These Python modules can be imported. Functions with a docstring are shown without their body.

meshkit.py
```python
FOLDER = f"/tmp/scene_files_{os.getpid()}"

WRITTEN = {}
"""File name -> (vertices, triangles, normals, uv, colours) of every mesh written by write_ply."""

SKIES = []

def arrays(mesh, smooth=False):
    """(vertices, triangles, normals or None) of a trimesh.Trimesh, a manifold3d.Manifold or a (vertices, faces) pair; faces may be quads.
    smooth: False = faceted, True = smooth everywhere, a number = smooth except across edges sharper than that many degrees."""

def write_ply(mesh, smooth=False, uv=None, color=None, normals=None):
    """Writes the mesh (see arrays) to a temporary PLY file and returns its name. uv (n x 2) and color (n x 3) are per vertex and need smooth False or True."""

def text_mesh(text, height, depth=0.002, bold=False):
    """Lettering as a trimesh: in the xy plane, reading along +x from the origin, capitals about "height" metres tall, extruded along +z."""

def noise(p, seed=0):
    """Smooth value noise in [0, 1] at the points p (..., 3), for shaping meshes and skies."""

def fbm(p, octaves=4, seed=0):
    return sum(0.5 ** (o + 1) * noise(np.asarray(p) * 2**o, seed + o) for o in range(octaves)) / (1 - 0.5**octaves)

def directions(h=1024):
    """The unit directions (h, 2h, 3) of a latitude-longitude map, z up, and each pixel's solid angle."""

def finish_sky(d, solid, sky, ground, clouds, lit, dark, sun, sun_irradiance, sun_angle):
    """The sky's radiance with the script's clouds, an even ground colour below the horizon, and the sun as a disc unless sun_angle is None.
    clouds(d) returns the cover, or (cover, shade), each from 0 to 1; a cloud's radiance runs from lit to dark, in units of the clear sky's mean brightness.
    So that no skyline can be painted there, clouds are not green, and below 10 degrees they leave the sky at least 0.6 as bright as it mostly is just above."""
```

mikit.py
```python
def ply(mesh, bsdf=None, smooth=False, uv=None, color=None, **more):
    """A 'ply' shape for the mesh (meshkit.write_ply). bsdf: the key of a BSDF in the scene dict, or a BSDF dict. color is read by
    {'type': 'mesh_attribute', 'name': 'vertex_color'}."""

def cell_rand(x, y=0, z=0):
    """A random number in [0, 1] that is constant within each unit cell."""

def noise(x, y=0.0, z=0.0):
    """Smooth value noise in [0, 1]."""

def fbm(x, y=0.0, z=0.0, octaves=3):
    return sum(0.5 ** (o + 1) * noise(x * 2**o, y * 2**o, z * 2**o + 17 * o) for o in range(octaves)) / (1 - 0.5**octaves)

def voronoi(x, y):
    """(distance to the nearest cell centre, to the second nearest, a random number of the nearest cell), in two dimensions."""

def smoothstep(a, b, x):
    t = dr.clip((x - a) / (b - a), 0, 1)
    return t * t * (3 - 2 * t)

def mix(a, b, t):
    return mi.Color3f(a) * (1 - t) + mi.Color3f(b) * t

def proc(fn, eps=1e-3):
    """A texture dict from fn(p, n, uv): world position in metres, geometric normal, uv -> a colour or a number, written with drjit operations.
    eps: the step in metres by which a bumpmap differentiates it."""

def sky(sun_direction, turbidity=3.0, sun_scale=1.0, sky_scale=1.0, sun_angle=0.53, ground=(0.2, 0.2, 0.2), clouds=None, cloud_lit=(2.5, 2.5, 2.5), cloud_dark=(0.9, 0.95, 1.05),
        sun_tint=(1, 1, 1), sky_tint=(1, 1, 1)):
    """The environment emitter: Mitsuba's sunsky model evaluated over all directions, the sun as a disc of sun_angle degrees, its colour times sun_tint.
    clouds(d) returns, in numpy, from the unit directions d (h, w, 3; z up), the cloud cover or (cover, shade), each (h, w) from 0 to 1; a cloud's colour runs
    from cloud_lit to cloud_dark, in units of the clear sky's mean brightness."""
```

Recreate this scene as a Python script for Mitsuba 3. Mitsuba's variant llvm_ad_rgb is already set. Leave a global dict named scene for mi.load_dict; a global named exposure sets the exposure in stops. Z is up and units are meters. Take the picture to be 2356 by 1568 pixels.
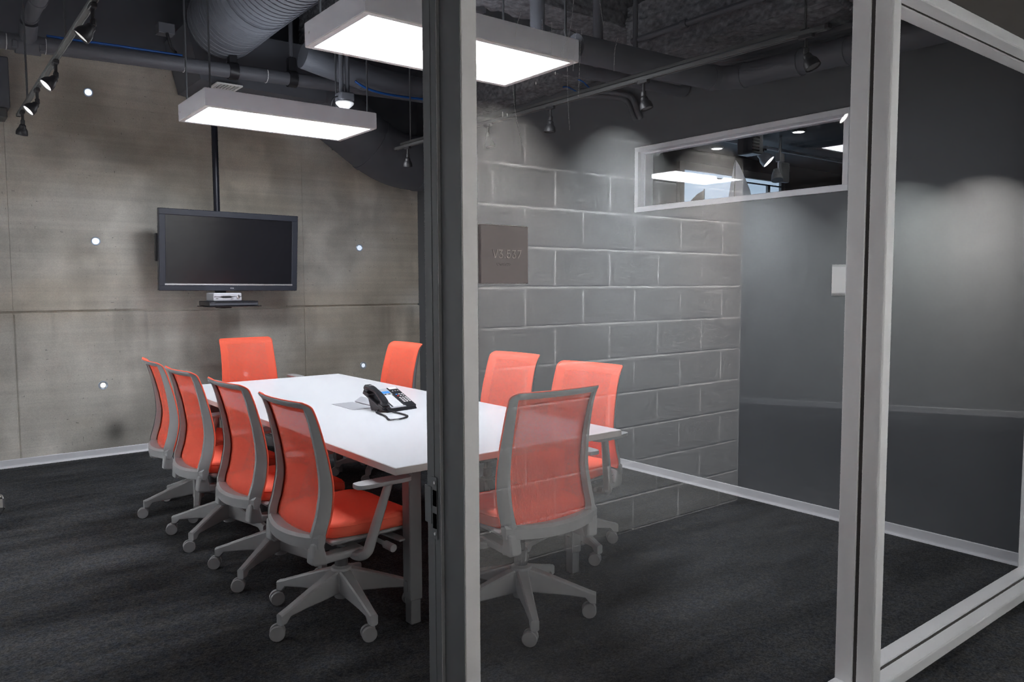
import math, random
import numpy as np, trimesh, manifold3d, mitsuba as mi, drjit as dr
import mikit, meshkit
from mikit import noise, fbm, smoothstep, mix, voronoi, proc
T = mi.ScalarTransform4f
random.seed(7)
scene, labels = {}, {}

# ---------------------------------------------------------------- camera
F, W, H = 1768.4, 2356.0, 1568.0
YAW, PITCH, ROLL = math.radians(38.18), math.radians(-4.1256), math.radians(-0.2138)
CAM = np.array([0.0, 0.0, 1.44])
fwd = np.array([math.cos(PITCH) * math.sin(YAW), math.cos(PITCH) * math.cos(YAW), math.sin(PITCH)])
rgt = np.cross(fwd, [0, 0, 1.0]); rgt /= np.linalg.norm(rgt)
upv = np.cross(rgt, fwd)
up2 = -math.sin(ROLL) * rgt + math.cos(ROLL) * upv
scene['camera'] = {'type': 'perspective', 'fov': math.degrees(2 * math.atan(W / 2 / F)), 'fov_axis': 'x', 'near_clip': 0.02, 'far_clip': 60.0,
                   'to_world': T().look_at(origin=CAM.tolist(), target=(CAM + fwd).tolist(), up=up2.tolist())}
exposure = 4.0
STOPS = 2.0 ** -exposure            # every lamp below is given for exposure 0 and scaled by this
def glow(c, w=1.0): return {'type': 'area', 'radiance': {'type': 'rgb', 'value': [float(a) * STOPS for a in c]}, 'sampling_weight': w}
# light levels: pendant panels and the spotlights (each lamp carries its own light in its builder)
PANEL_DOWN, PANEL_UP = 19.0, 3.4
CORRIDOR_SPOT, TRACK_SPOT, NEXT_ROOM = 48.0, 17.0, 1.0

# ---------------------------------------------------------------- helpers: shapes
def box(x0, x1, y0, y1, z0, z1, c=0.0):
    """A box; c > 0 chamfers its edges."""
    lo, hi = np.minimum([x0, y0, z0], [x1, y1, z1]), np.maximum([x0, y0, z0], [x1, y1, z1])
    if c <= 0:
        m = trimesh.creation.box(extents=hi - lo); m.apply_translation((lo + hi) / 2); return m
    c = min(c, 0.45 * (hi - lo).min())
    pts = []
    for i in (0, 1):
        for j in (0, 1):
            for k in (0, 1):
                p = np.array([(lo, hi)[i][0], (lo, hi)[j][1], (lo, hi)[k][2]]); s = np.array([1 - 2 * i, 1 - 2 * j, 1 - 2 * k]) * c
                for a in range(3):
                    q = p + s; q[a] = p[a]; pts.append(q)
    return trimesh.convex.convex_hull(np.array(pts))

def rbox(cx, cy, cz, sx, sy, sz, r=0.01, n=8):
    """A box with rounded edges."""
    r = min(r, 0.49 * min(sx, sy, sz))
    s = manifold3d.Manifold.sphere(r, n)
    h = np.array([sx, sy, sz]) / 2 - r
    m = manifold3d.Manifold.batch_hull([s.translate([cx + a * h[0], cy + b * h[1], cz + c * h[2]]) for a in (-1, 1) for b in (-1, 1) for c in (-1, 1)])
    return tm(m)

def tm(m):
    q = m.to_mesh()
    return trimesh.Trimesh(np.array(q.vert_properties[:, :3]), np.array(q.tri_verts), process=False)

def loft(rings, caps=True, closed=False):
    rings = np.asarray(rings, float); n, k = rings.shape[:2]
    v = rings.reshape(-1, 3); f = []
    for i in range(n if closed else n - 1):
        a, b = i * k, ((i + 1) % n) * k
        for j in range(k):
            j2 = (j + 1) % k
            f += [[a + j, a + j2, b + j2], [a + j, b + j2, b + j]]
    if caps and not closed:
        v = np.vstack([v, rings[0].mean(0), rings[-1].mean(0)])
        for j in range(k):
            j2 = (j + 1) % k
            f += [[len(v) - 2, j2, j], [len(v) - 1, (n - 1) * k + j, (n - 1) * k + j2]]
    m = trimesh.Trimesh(v, np.array(f), process=False)
    if m.volume < 0: m.invert()
    return m

def frames(path):
    path = np.asarray(path, float); t = np.gradient(path, axis=0); t /= np.linalg.norm(t, axis=1, keepdims=True)
    a = np.cross(t[0], [0, 0, 1.0])
    if np.linalg.norm(a) < 1e-3: a = np.array([1.0, 0, 0])
    out = []
    for ti in t:
        a = a - ti * (a @ ti); a /= np.linalg.norm(a); out.append((a.copy(), np.cross(ti, a)))
    return path, out

def tube(path, r, n=12, caps=True):
    p, fr = frames(path); r = np.broadcast_to(r, len(p)); an = np.arange(n) * 2 * math.pi / n
    return loft([p[i] + r[i] * (np.cos(an)[:, None] * fr[i][0] + np.sin(an)[:, None] * fr[i][1]) for i in range(len(p))], caps)

def bar(path, w, h, up=(0, 0, 1), c=0.0):
    """A bar of rectangular section (w across, h along up), chamfered by c; w and h may be given per point."""
    p = np.asarray(path, float); t = np.gradient(p, axis=0); t /= np.linalg.norm(t, axis=1, keepdims=True)
    w, h = np.broadcast_to(w, len(p)), np.broadcast_to(h, len(p)); rings = []
    for i in range(len(p)):
        u = np.asarray(up, float); a = np.cross(t[i], u); a /= np.linalg.norm(a); u = np.cross(a, t[i])
        x, y = w[i] / 2, h[i] / 2
        q = [(-x, -y + c), (-x + c, -y), (x - c, -y), (x, -y + c), (x, y - c), (x - c, y), (-x + c, y), (-x, y - c)] if c else [(-x, -y), (x, -y), (x, y), (-x, y)]
        rings.append([p[i] + s * a + e * u for s, e in q])
    return loft(rings)

def spline(pts, n):
    from scipy.interpolate import CubicSpline
    pts = np.asarray(pts, float); d = np.r_[0, np.cumsum(np.linalg.norm(np.diff(pts, axis=0), axis=1))]
    return CubicSpline(d, pts)(np.linspace(0, d[-1], n))

def bend(pts, r, n=6):
    """A polyline with its corners rounded by radius r."""
    pts = [np.asarray(p, float) for p in pts]; out = [pts[0]]
    for a, b, c in zip(pts, pts[1:], pts[2:]):
        u, v = (a - b) / np.linalg.norm(a - b), (c - b) / np.linalg.norm(c - b)
        k = min(r, 0.48 * np.linalg.norm(a - b), 0.48 * np.linalg.norm(c - b))
        for s in np.linspace(0, 1, n):
            out.append((1 - s) ** 2 * (b + k * u) + 2 * s * (1 - s) * b + s * s * (b + k * v))
    return np.array(out + [pts[-1]])

def dense(path, step):
    path = np.asarray(path, float); d = np.r_[0, np.cumsum(np.linalg.norm(np.diff(path, axis=0), axis=1))]
    s = np.linspace(0, d[-1], max(2, int(d[-1] / step)))
    return np.stack([np.interp(s, d, path[:, k]) for k in range(3)], 1)

def lathe(prof, n=24):
    """Revolves (radius, z) pairs about z."""
    an = np.arange(n) * 2 * math.pi / n
    return loft([np.stack([r * np.cos(an), r * np.sin(an), an * 0 + z], 1) for r, z in prof])

def cyl(p0, p1, r, n=16): return tube(np.linspace(p0, p1, 2), r, n)
def cat(*m): return trimesh.util.concatenate([a for a in m])
def move(m, M):
    m = m.copy(); m.apply_transform(np.array(M, float) if not isinstance(M, T) else np.array(M.matrix, float)); return m
def Mat(x=0, y=0, z=0, rz=0):
    c, s = math.cos(math.radians(rz)), math.sin(math.radians(rz))
    return np.array([[c, -s, 0, x], [s, c, 0, y], [0, 0, 1, z], [0, 0, 0, 1.0]])
def TT(M): return T(np.asarray(M, float).tolist())
def aim(origin, d):
    """The matrix that turns -z into d and moves the origin."""
    z = -np.asarray(d, float); z /= np.linalg.norm(z)
    x = np.cross([0, 0, 1.0], z); x = x / np.linalg.norm(x) if np.linalg.norm(x) > 1e-6 else np.array([1.0, 0, 0])
    M = np.eye(4); M[:3, 0], M[:3, 1], M[:3, 2], M[:3, 3] = x, np.cross(z, x), z, origin
    return M
def quad(a, b, c, d): return trimesh.Trimesh(np.array([a, b, c, d], float), [[0, 1, 2], [0, 2, 3]], process=False)

# ---------------------------------------------------------------- helpers: entries
def key_of(name):
    if not used(name): return name
    i = 1
    while used(f'{name}_{i:03d}'): i += 1
    return f'{name}_{i:03d}'
names = set()
def used(k): return k in names
def put(name, mesh, mat, parent=None, smooth=30, at=None, **more):
    k = key_of(f'{parent}__{name}' if parent else name); names.add(k)
    d = mesh if isinstance(mesh, dict) else mikit.ply(mesh, mat, smooth)
    d = {**d, **more}
    if at is not None: d['to_world'] = TT(at)
    scene[k] = d
    return k
def thing(name, label, category, group=None):
    k = key_of(name); names.add(k); tag(k, label, category, group); return k
def tag(k, label, category, group=None):
    labels[k] = {'label': label, 'category': category}
    if group: labels[k]['group'] = group
    return k
def struct(name, mesh=None, mat=None, smooth=False, **more):
    if mesh is None: k = key_of(name); names.add(k)
    else: k = put(name, mesh, mat, None, smooth, **more)
    labels[k] = {'kind': 'structure'}
    return k

# ---------------------------------------------------------------- materials
def rgb(c): return {'type': 'rgb', 'value': list(c) if not np.isscalar(c) else [c] * 3}
def mat(name, b): scene['mat_' + name] = b; return 'mat_' + name
def two(b): return {'type': 'twosided', 'bsdf': b}
def pr(c, rough=0.5, metal=0.0, spec=0.5, **k):
    return two({'type': 'principled', 'base_color': c if isinstance(c, dict) else rgb(c), 'roughness': rough, 'metallic': metal, 'specular': spec, **k})
def dif(c): return two({'type': 'diffuse', 'reflectance': c if isinstance(c, dict) else rgb(c)})

def concrete_color(p, n, uv):
    a = fbm(p.x * 1.3 + 3, p.z * 1.1, 2.0, 4); b = fbm(p.x * 5, p.z * 3.2 + 7, 5.0, 4); g = noise(p.x * 160, p.z * 160, p.y * 90)
    brown = smoothstep(0.42, 0.72, fbm(p.x * 0.9 + 11, p.z * 1.6 + 4, 1.0, 3))
    base = mix((0.34, 0.322, 0.285), (0.68, 0.652, 0.595), dr.clip(0.62 * a + 0.55 * b - 0.1, 0, 1))
    base = mix(base, mi.Color3f(base) * mi.Color3f(0.78, 0.70, 0.60), 0.6 * brown)
    # water stains hanging under the horizontal joint, rust at the tie holes, one dark burn near the floor
    st = smoothstep(0.55, 0.8, fbm(p.x * 7, p.z * 0.9, 9.0, 3)) * smoothstep(0.5, 1.2, p.z) * (1 - smoothstep(1.2, 1.26, p.z))
    base = base * (1 - 0.22 * st)
    blot = dr.exp(-(dr.square((p.x - 1.36) / 0.085) + dr.square((p.z - 0.20) / 0.11)))
    base = base * (1 - 0.62 * blot * (0.55 + 0.8 * b))
    pit = smoothstep(0.955, 0.975, noise(p.x * 62, p.z * 55, 3.0)) * smoothstep(0.58, 0.7, noise(p.x * 2.3, p.z * 2.1, 8.0))
    base = base * (1 - 0.5 * pit)
    form = fbm(p.x * 0.7, p.z * 38, 4.0, 3)                                # the grain of the formwork boards
    smudge = smoothstep(0.45, 0.75, fbm(p.x * 1.7 + 5, p.z * 2.3 + 1, 7.0, 4))
    pale = smoothstep(0.56, 0.8, fbm(p.x * 2.4 + 9, p.z * 1.2 + 3, 2.0, 4))
    base = base * (0.90 + 0.20 * form) * (1 - 0.26 * smudge) * (1 + 0.30 * pale)
    return base * (0.90 + 0.2 * g)
concrete = mat('concrete', {'type': 'bumpmap', 'arbitrary': proc(lambda p, n, uv: fbm(p.x * 30, p.z * 30, p.y * 30, 3), 2e-3), 'scale': 0.003,
                            'bsdf': pr(proc(concrete_color), 0.65, 0, 0.35)})
scene[concrete] = pr(proc(concrete_color), 0.62, 0, 0.35)

def carpet_color(p, n, uv):
    f1 = noise(p.x * 230, p.y * 230, 1.0); f2 = noise(p.x * 95, p.y * 130, 4.0)
    streak = fbm(p.x * 2.2 + 0.3 * noise(p.y * 3), p.y * 9, 3.0, 3); big = fbm(p.x * 1.4, p.y * 1.4 + 4, 6.0, 3)
    v = 0.35 + 0.5 * f1 * f1 + 0.35 * f2
    v = v * (0.30 + 0.95 * streak + 0.45 * big)
    tint = noise(p.x * 60, p.y * 60, 9.0)
    return mix((0.066, 0.073, 0.086), (0.092, 0.090, 0.085), tint) * v
carpet = mat('carpet', two({'type': 'bumpmap', 'arbitrary': proc(lambda p, n, uv: noise(p.x * 200, p.y * 200, 2.0), 2e-3), 'scale': 0.004, 'bsdf': {'type': 'diffuse', 'reflectance': proc(carpet_color)}}))

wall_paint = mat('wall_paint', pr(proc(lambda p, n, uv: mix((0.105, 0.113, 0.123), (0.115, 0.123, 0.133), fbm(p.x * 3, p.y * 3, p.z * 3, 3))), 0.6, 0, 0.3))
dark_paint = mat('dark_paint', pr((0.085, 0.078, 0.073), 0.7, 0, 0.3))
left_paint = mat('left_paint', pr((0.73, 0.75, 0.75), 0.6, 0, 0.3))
ceiling_paint = mat('ceiling_paint', pr((0.38, 0.39, 0.42), 0.7, 0, 0.3))
block_paint = mat('block_paint', pr(proc(lambda p, n, uv: mix((0.37, 0.37, 0.365), (0.46, 0.46, 0.45), fbm(p.x * 9, p.y * 9, p.z * 9, 4))), 0.55, 0, 0.4))
mortar = mat('mortar', dif((0.86, 0.86, 0.85)))  # made paler than the block paint to put in light caught on joints
plaster = mat('plaster', pr((0.44, 0.45, 0.45), 0.6, 0, 0.3))
base_vinyl = mat('base_vinyl', pr((0.74, 0.75, 0.78), 0.45, 0, 0.4))
alu = mat('aluminium', pr((0.70, 0.70, 0.705), 0.45, 0.1, 0.5))
alu_dark = mat('jamb_grey', pr((0.24, 0.255, 0.262), 0.5, 0.1, 0.4))
gasket = mat('gasket', pr((0.055, 0.05, 0.047), 0.6))
glass = mat('window_glass', {'type': 'thindielectric', 'int_ior': 1.52})
chrome = mat('chrome', pr((0.75, 0.75, 0.76), 0.15, 1.0))
steel = mat('steel', pr((0.5, 0.5, 0.5), 0.35, 0.9))
black = mat('black', pr((0.012, 0.012, 0.014), 0.4))
black_gap = mat('black_gap', dif((0.004, 0.004, 0.004)))
duct_paint = mat('duct_paint', pr(proc(lambda p, n, uv: mix((0.082, 0.088, 0.102), (0.108, 0.114, 0.128), fbm(p.x * 6, p.y * 6, p.z * 6, 3))), 0.5, 0.0, 0.4))
pipe_paint = mat('pipe_paint', pr((0.092, 0.095, 0.106), 0.5, 0.0, 0.4))
tie_white = mat('cable_tie', pr((0.6, 0.6, 0.6), 0.5))
blue = mat('blue_cable', pr((0.007, 0.07, 0.27), 0.4))
fireproof = mat('fireproofing', two({'type': 'bumpmap', 'arbitrary': proc(lambda p, n, uv: fbm(p.x * 60, p.y * 60, p.z * 60, 3), 2e-3), 'scale': 0.02,
                                     'bsdf': {'type': 'diffuse', 'reflectance': proc(lambda p, n, uv: mix((0.06, 0.063, 0.07), (0.30, 0.305, 0.32), fbm(p.x * 40, p.y * 40, p.z * 40, 3)))}}))
track_metal = mat('track_metal', pr((0.10, 0.105, 0.105), 0.4, 0.3))
lamp_black = mat('lamp_black', pr((0.018, 0.018, 0.02), 0.45))
fixture = mat('fixture', pr((0.80, 0.80, 0.84), 0.45, 0.1, 0.5))
fixture_white = mat('fixture_white', pr((0.72, 0.72, 0.70), 0.5))
white_plastic = mat('white_plastic', pr((0.74, 0.74, 0.72), 0.4))
wire = mat('wire', pr((0.09, 0.095, 0.10), 0.4, 0.4))
table_white = mat('table_white', pr((0.60, 0.615, 0.64), 0.32, 0, 0.45))
table_edge = mat('table_edge', pr((0.50, 0.47, 0.455), 0.5))
leg_grey = mat('leg_grey', pr((0.17, 0.175, 0.18), 0.45, 0.1))
chair_grey = mat('chair_grey', pr((0.33, 0.335, 0.34), 0.45, 0, 0.5))
chair_dark = mat('chair_dark', pr((0.10, 0.10, 0.105), 0.45))
caster_grey = mat('caster_grey', pr((0.27, 0.27, 0.275), 0.5))
def weave(p, n, uv):
    w = 0.5 + 0.5 * dr.sin(p.x * 1400) * dr.sin(p.y * 1400 + p.z * 1400)
    return mix((0.80, 0.125, 0.072), (0.93, 0.17, 0.10), w)
red_cloth = mat('red_cloth', pr(proc(weave), 0.75, 0, 0.2, sheen=0.4))
red_mesh = mat('red_mesh', pr((0.92, 0.15, 0.085), 0.6, 0, 0.3))
tv_bezel = mat('tv_bezel', pr((0.030, 0.034, 0.047), 0.4))
tv_screen = mat('tv_screen', pr((0.010, 0.010, 0.014), 0.17, 0, 0.7))
tv_trim = mat('tv_trim', pr((0.62, 0.63, 0.66), 0.3, 0.6))
silver = mat('silver', pr((0.60, 0.61, 0.66), 0.35, 0.3))
phone_black = mat('phone_black', pr((0.022, 0.023, 0.027), 0.3))
phone_grey = mat('phone_grey', pr((0.42, 0.44, 0.48), 0.4))
phone_white = mat('phone_white', pr((0.72, 0.73, 0.75), 0.5))
phone_blue = mat('phone_blue', pr((0.08, 0.30, 0.75), 0.3))
phone_red = mat('phone_red', pr((0.65, 0.05, 0.05), 0.4))
lid_grey = mat('lid_grey', pr((0.40, 0.41, 0.44), 0.4, 0.2))
sign_brown = mat('sign_brown', pr((0.20, 0.165, 0.165), 0.35, 0, 0.5))
sign_text = mat('sign_text', pr((0.52, 0.46, 0.44), 0.45))
braille = mat('braille', pr((0.10, 0.08, 0.08), 0.4))
sail_white = mat('sail_white', dif((0.72, 0.75, 0.80)))
sail_brown = mat('sail_brown', dif((0.16, 0.13, 0.115)))
next_paint = mat('next_paint', pr((0.07, 0.068, 0.068), 0.7))
next_trim = mat('next_trim', pr((0.24, 0.22, 0.215), 0.6))
dust = mat('dust', dif((0.75, 0.75, 0.75)))

# ---------------------------------------------------------------- the setting
XR, YC, XL = 4.412, 7.262, -0.27        # right wall, concrete wall, left wall
struct('floor', quad((-4, -7, 0), (11, -7, 0), (11, 7.6, 0), (-4, 7.6, 0)), carpet)
# corrugated steel deck
deck = []
xs0, xs1, pitch = -4.0, 11.0, 0.26
prof = []
y = -2.2
while y < 7.7:
    prof += [(y, 4.10), (y + 0.10, 4.10), (y + 0.13, 4.0), (y + 0.23, 4.0)]; y += pitch
v = np.array([(x, a, b) for x in (xs0, xs1) for a, b in prof]); n = len(prof)
struct('ceiling', trimesh.Trimesh(v, np.array([q for i in range(n - 1) for q in ([i, i + 1, n + i + 1], [i, n + i + 1, n + i])]), process=False), ceiling_paint)

# concrete wall of cast panels with a recessed joint
wb = struct('wall_back', box(XL - 0.3, XR + 0.15, YC + 0.02, YC + 0.2, 0, 4.1), concrete)
for x0, x1 in ((XL - 0.2, 0.6612), (0.6624, 3.0954), (3.0966, XR + 0.1)):
    put('panel', box(x0, x1, YC, YC + 0.05, 1.249, 3.345, 0.0012), concrete, wb)
    put('panel', box(x0, x1, YC - 0.010, YC + 0.05, 0, 1.231, 0.009), concrete, wb)
put('upper_band', box(3.42, XR + 0.1, YC - 0.006, YC + 0.05, 2.80, 3.35), duct_paint, wb)
put('upper_band', box(XL - 0.2, XR + 0.1, YC - 0.004, YC + 0.05, 3.35, 4.1), duct_paint, wb)
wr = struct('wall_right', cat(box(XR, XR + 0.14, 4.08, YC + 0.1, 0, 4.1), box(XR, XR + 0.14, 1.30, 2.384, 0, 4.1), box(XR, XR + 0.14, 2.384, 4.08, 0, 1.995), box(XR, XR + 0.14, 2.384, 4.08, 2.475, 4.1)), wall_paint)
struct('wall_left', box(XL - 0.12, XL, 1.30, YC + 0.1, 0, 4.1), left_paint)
struct('wall_front', cat(box(-4, -0.10, 1.245, 1.37, 0, 4.1), box(-0.10, XR + 0.2, 1.255, 1.365, 2.437, 4.1), box(XR + 0.02, 11, 1.245, 1.37, 0, 4.1)), dark_paint)
def baseboard(name, prof_pts, a, b, inward):
    """A vinyl cove base: profile (distance from wall, z) swept from a to b."""
    a, b, w = np.array(a, float), np.array(b, float), np.array(inward, float)
    return struct(name, loft([[q + w * d + np.array([0, 0, z]) for d, z in prof_pts] for q in (a, b)]), base_vinyl)
cove = [(0, 0), (0.016, 0), (0.014, 0.006), (0.008, 0.013), (0.006, 0.02), (0.006, 0.062), (0.004, 0.066), (0, 0.066)]
baseboard('baseboard_back', cove, (XL, YC - 0.008, 0), (XR, YC - 0.008, 0), (0, -1, 0))
baseboard('baseboard_right', cove, (XR, 1.37, 0), (XR, YC - 0.01, 0), (-1, 0, 0))
baseboard('baseboard_left', cove, (XL, 1.37, 0), (XL, YC - 0.01, 0), (1, 0, 0))

# ---- glazed partition: frame members of three layers (front half, gasket, rear half) and panes
Y0, YG0, YG1, Y1, YP = 1.237, 1.298, 1.313, 1.376, 1.3055
w1 = struct('window_1')
def member(name, x0, x1, z0, z1, gx, gz):
    k = put(name, cat(box(x0, x1, Y0, YG0, z0, z1, 0.0025), box(x0, x1, YG1, Y1, z0, z1, 0.0025)), alu, w1)
    put('gasket', box(x0 + gx, x1 - gx, YG0 - 0.002, YG1 + 0.002, z0 + gz, z1 - gz), gasket, k)
    return k
ml = put('mullion', box(0.851, 0.889, Y0, Y1, 0, 2.44, 0.002), alu, w1)
member('mullion', 2.541, 2.592, 0.0, 2.437, 0.007, 0)
member('mullion', 4.262, XR - 0.002, 0.0, 2.437, 0.007, 0)
for x0, x1 in ((0.889, 2.541), (2.592, 4.262)):
    member('sill', x0, x1, 0.0, 0.042, 0, 0.006)
    member('header', x0, x1, 2.395, 2.437, 0, 0.006)
    # fine glazing-stop lines
    put('glazing_stop', cat(box(x0, x1, Y0 + 0.004, Y0 + 0.012, 0.0405, 0.0438, 0.001), box(x0, x1, Y0 + 0.004, Y0 + 0.012, 2.3932, 2.3965, 0.001)), alu, w1)
    pn = put('pane', quad((x0 - 0.004, YP, 0.038), (x1 + 0.004, YP, 0.038), (x1 + 0.004, YP, 2.399), (x0 - 0.004, YP, 2.399)), glass, w1, False)
first_pane = 'window_1__pane'
for pts in ([(1.0535, 2.018), (1.0429, 1.9906), (1.0374, 1.9644), (1.0373, 1.9438)], [(1.2051, 2.0764), (1.1985, 2.0267), (1.1902, 1.9937), (1.187, 1.952), (1.1871, 1.8792), (1.1896, 1.8308), (1.194, 1.7896)], [(1.14, 2.0149), (1.1393, 1.9436)],
            [(1.2138, 2.014), (1.2071, 1.9678), (1.2039, 1.9209)], [(1.2309, 2.0162), (1.2259, 1.9712), (1.2227, 1.9092), (1.2201, 1.867)], [(1.3472, 2.0212), (1.3363, 1.9912), (1.3342, 1.9424)], [(1.2865, 2.0943), (1.2939, 2.0585), (1.2994, 2.0384)],
            [(1.031, 1.8647), (1.0347, 1.8215), (1.0421, 1.7877), (1.0571, 1.738)], [(1.1122, 2.0151), (1.1131, 1.986)], [(1.1752, 2.0064), (1.1819, 1.9921), (1.1869, 1.9882), (1.1793, 1.9724), (1.1687, 1.956), (1.1638, 1.9431)], [(1.1886, 1.9934), (1.1819, 1.9656), (1.1753, 1.95)]):
    put('dried_drip', tube(dense([(x, YP - 0.0007, z) for x, z in pts], 0.004), 0.00032, 4), dust, first_pane, True)
for x, z, a in ((1.0033, 1.7989, 0.006), (1.0152, 1.7993, 0.004), (1.1507, 1.9073, 0.004), (1.0947, 1.877, 0.0035)):
    put('splash_spot', move(trimesh.creation.icosphere(1, 1.0), np.array([[0.0014, 0, 0, x], [0, 0.0003, 0, YP - 0.0006], [0, 0, a, z], [0, 0, 0, 1.0]])), dust, first_pane, True)
put('glazing_stop', box(2.5392, 2.5425, Y0 + 0.004, Y0 + 0.011, 0.042, 2.395, 0.001), alu, w1)
# door frame (open doorway on the left of the mullion) and its strike plate
d1 = struct('door_1')
put('jamb_face', cat(box(0.8495, 0.8515, Y0 + 0.008, 1.311, 0, 2.395, 0.0006), box(0.8485, 0.8515, Y0, Y0 + 0.009, 0, 2.395, 0.001)), alu_dark, d1)
put('door_stop', cat(box(0.8425, 0.8512, 1.3115, 1.361, 0, 2.395, 0.001), box(0.8415, 0.8428, 1.332, 1.352, 0, 2.395, 0.0004)), alu_dark, d1)
put('stop_face', box(0.8425, 0.8505, 1.3095, 1.3118, 0, 2.395, 0.0005), alu, d1)
sp = put('strike_plate', cat(box(0.8400, 0.8418, 1.3215, 1.347, 0.915, 1.046, 0.0006), box(0.8385, 0.8415, 1.340, 1.3665, 0.945, 1.024, 0.0012)), alu_dark, d1)
put('slot', box(0.8388, 0.8402, 1.3225, 1.335, 0.985, 1.018), black_gap, sp); put('slot', box(0.8388, 0.8402, 1.3225, 1.335, 0.938, 0.969), black_gap, sp)
for z in (1.034, 0.926): put('screw', move(lathe([(0.0, 0.0015), (0.003, 0.0014), (0.0042, 0.0)], 10), aim((0.840, 1.3285, z), (1, 0, 0))), chrome, sp)
put('head', box(-0.10, 0.851, Y0, Y1, 2.395, 2.437, 0.002), alu, d1)
put('hinge_jamb', box(-0.10, -0.055, Y0, Y1, 0, 2.395, 0.002), alu, d1)
# the leaf stands open at a right angle, outside the left edge of the picture; its lever shows
leaf = put('leaf', cat(box(-0.045, 0.0, 1.39, 1.44, 0.01, 2.385, 0.002), box(-0.045, 0.0, 2.20, 2.25, 0.01, 2.385, 0.002), box(-0.045, 0.0, 1.44, 2.20, 0.01, 0.10, 0.002), box(-0.045, 0.0, 1.44, 2.20, 2.30, 2.385, 0.002)), alu, d1)
put('leaf_glass', quad((-0.022, 1.44, 0.1), (-0.022, 2.2, 0.1), (-0.022, 2.2, 2.3), (-0.022, 1.44, 2.3)), glass, leaf, False)
put('door_lever', cat(box(0.0, 0.152, 2.05, 2.085, 0.942, 0.968, 0.003), tube(bend([(0.0, 2.067, 0.925), (0.135, 2.067, 0.925), (0.147, 2.067, 0.945)], 0.01), 0.009, 10)), chrome, leaf)

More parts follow.
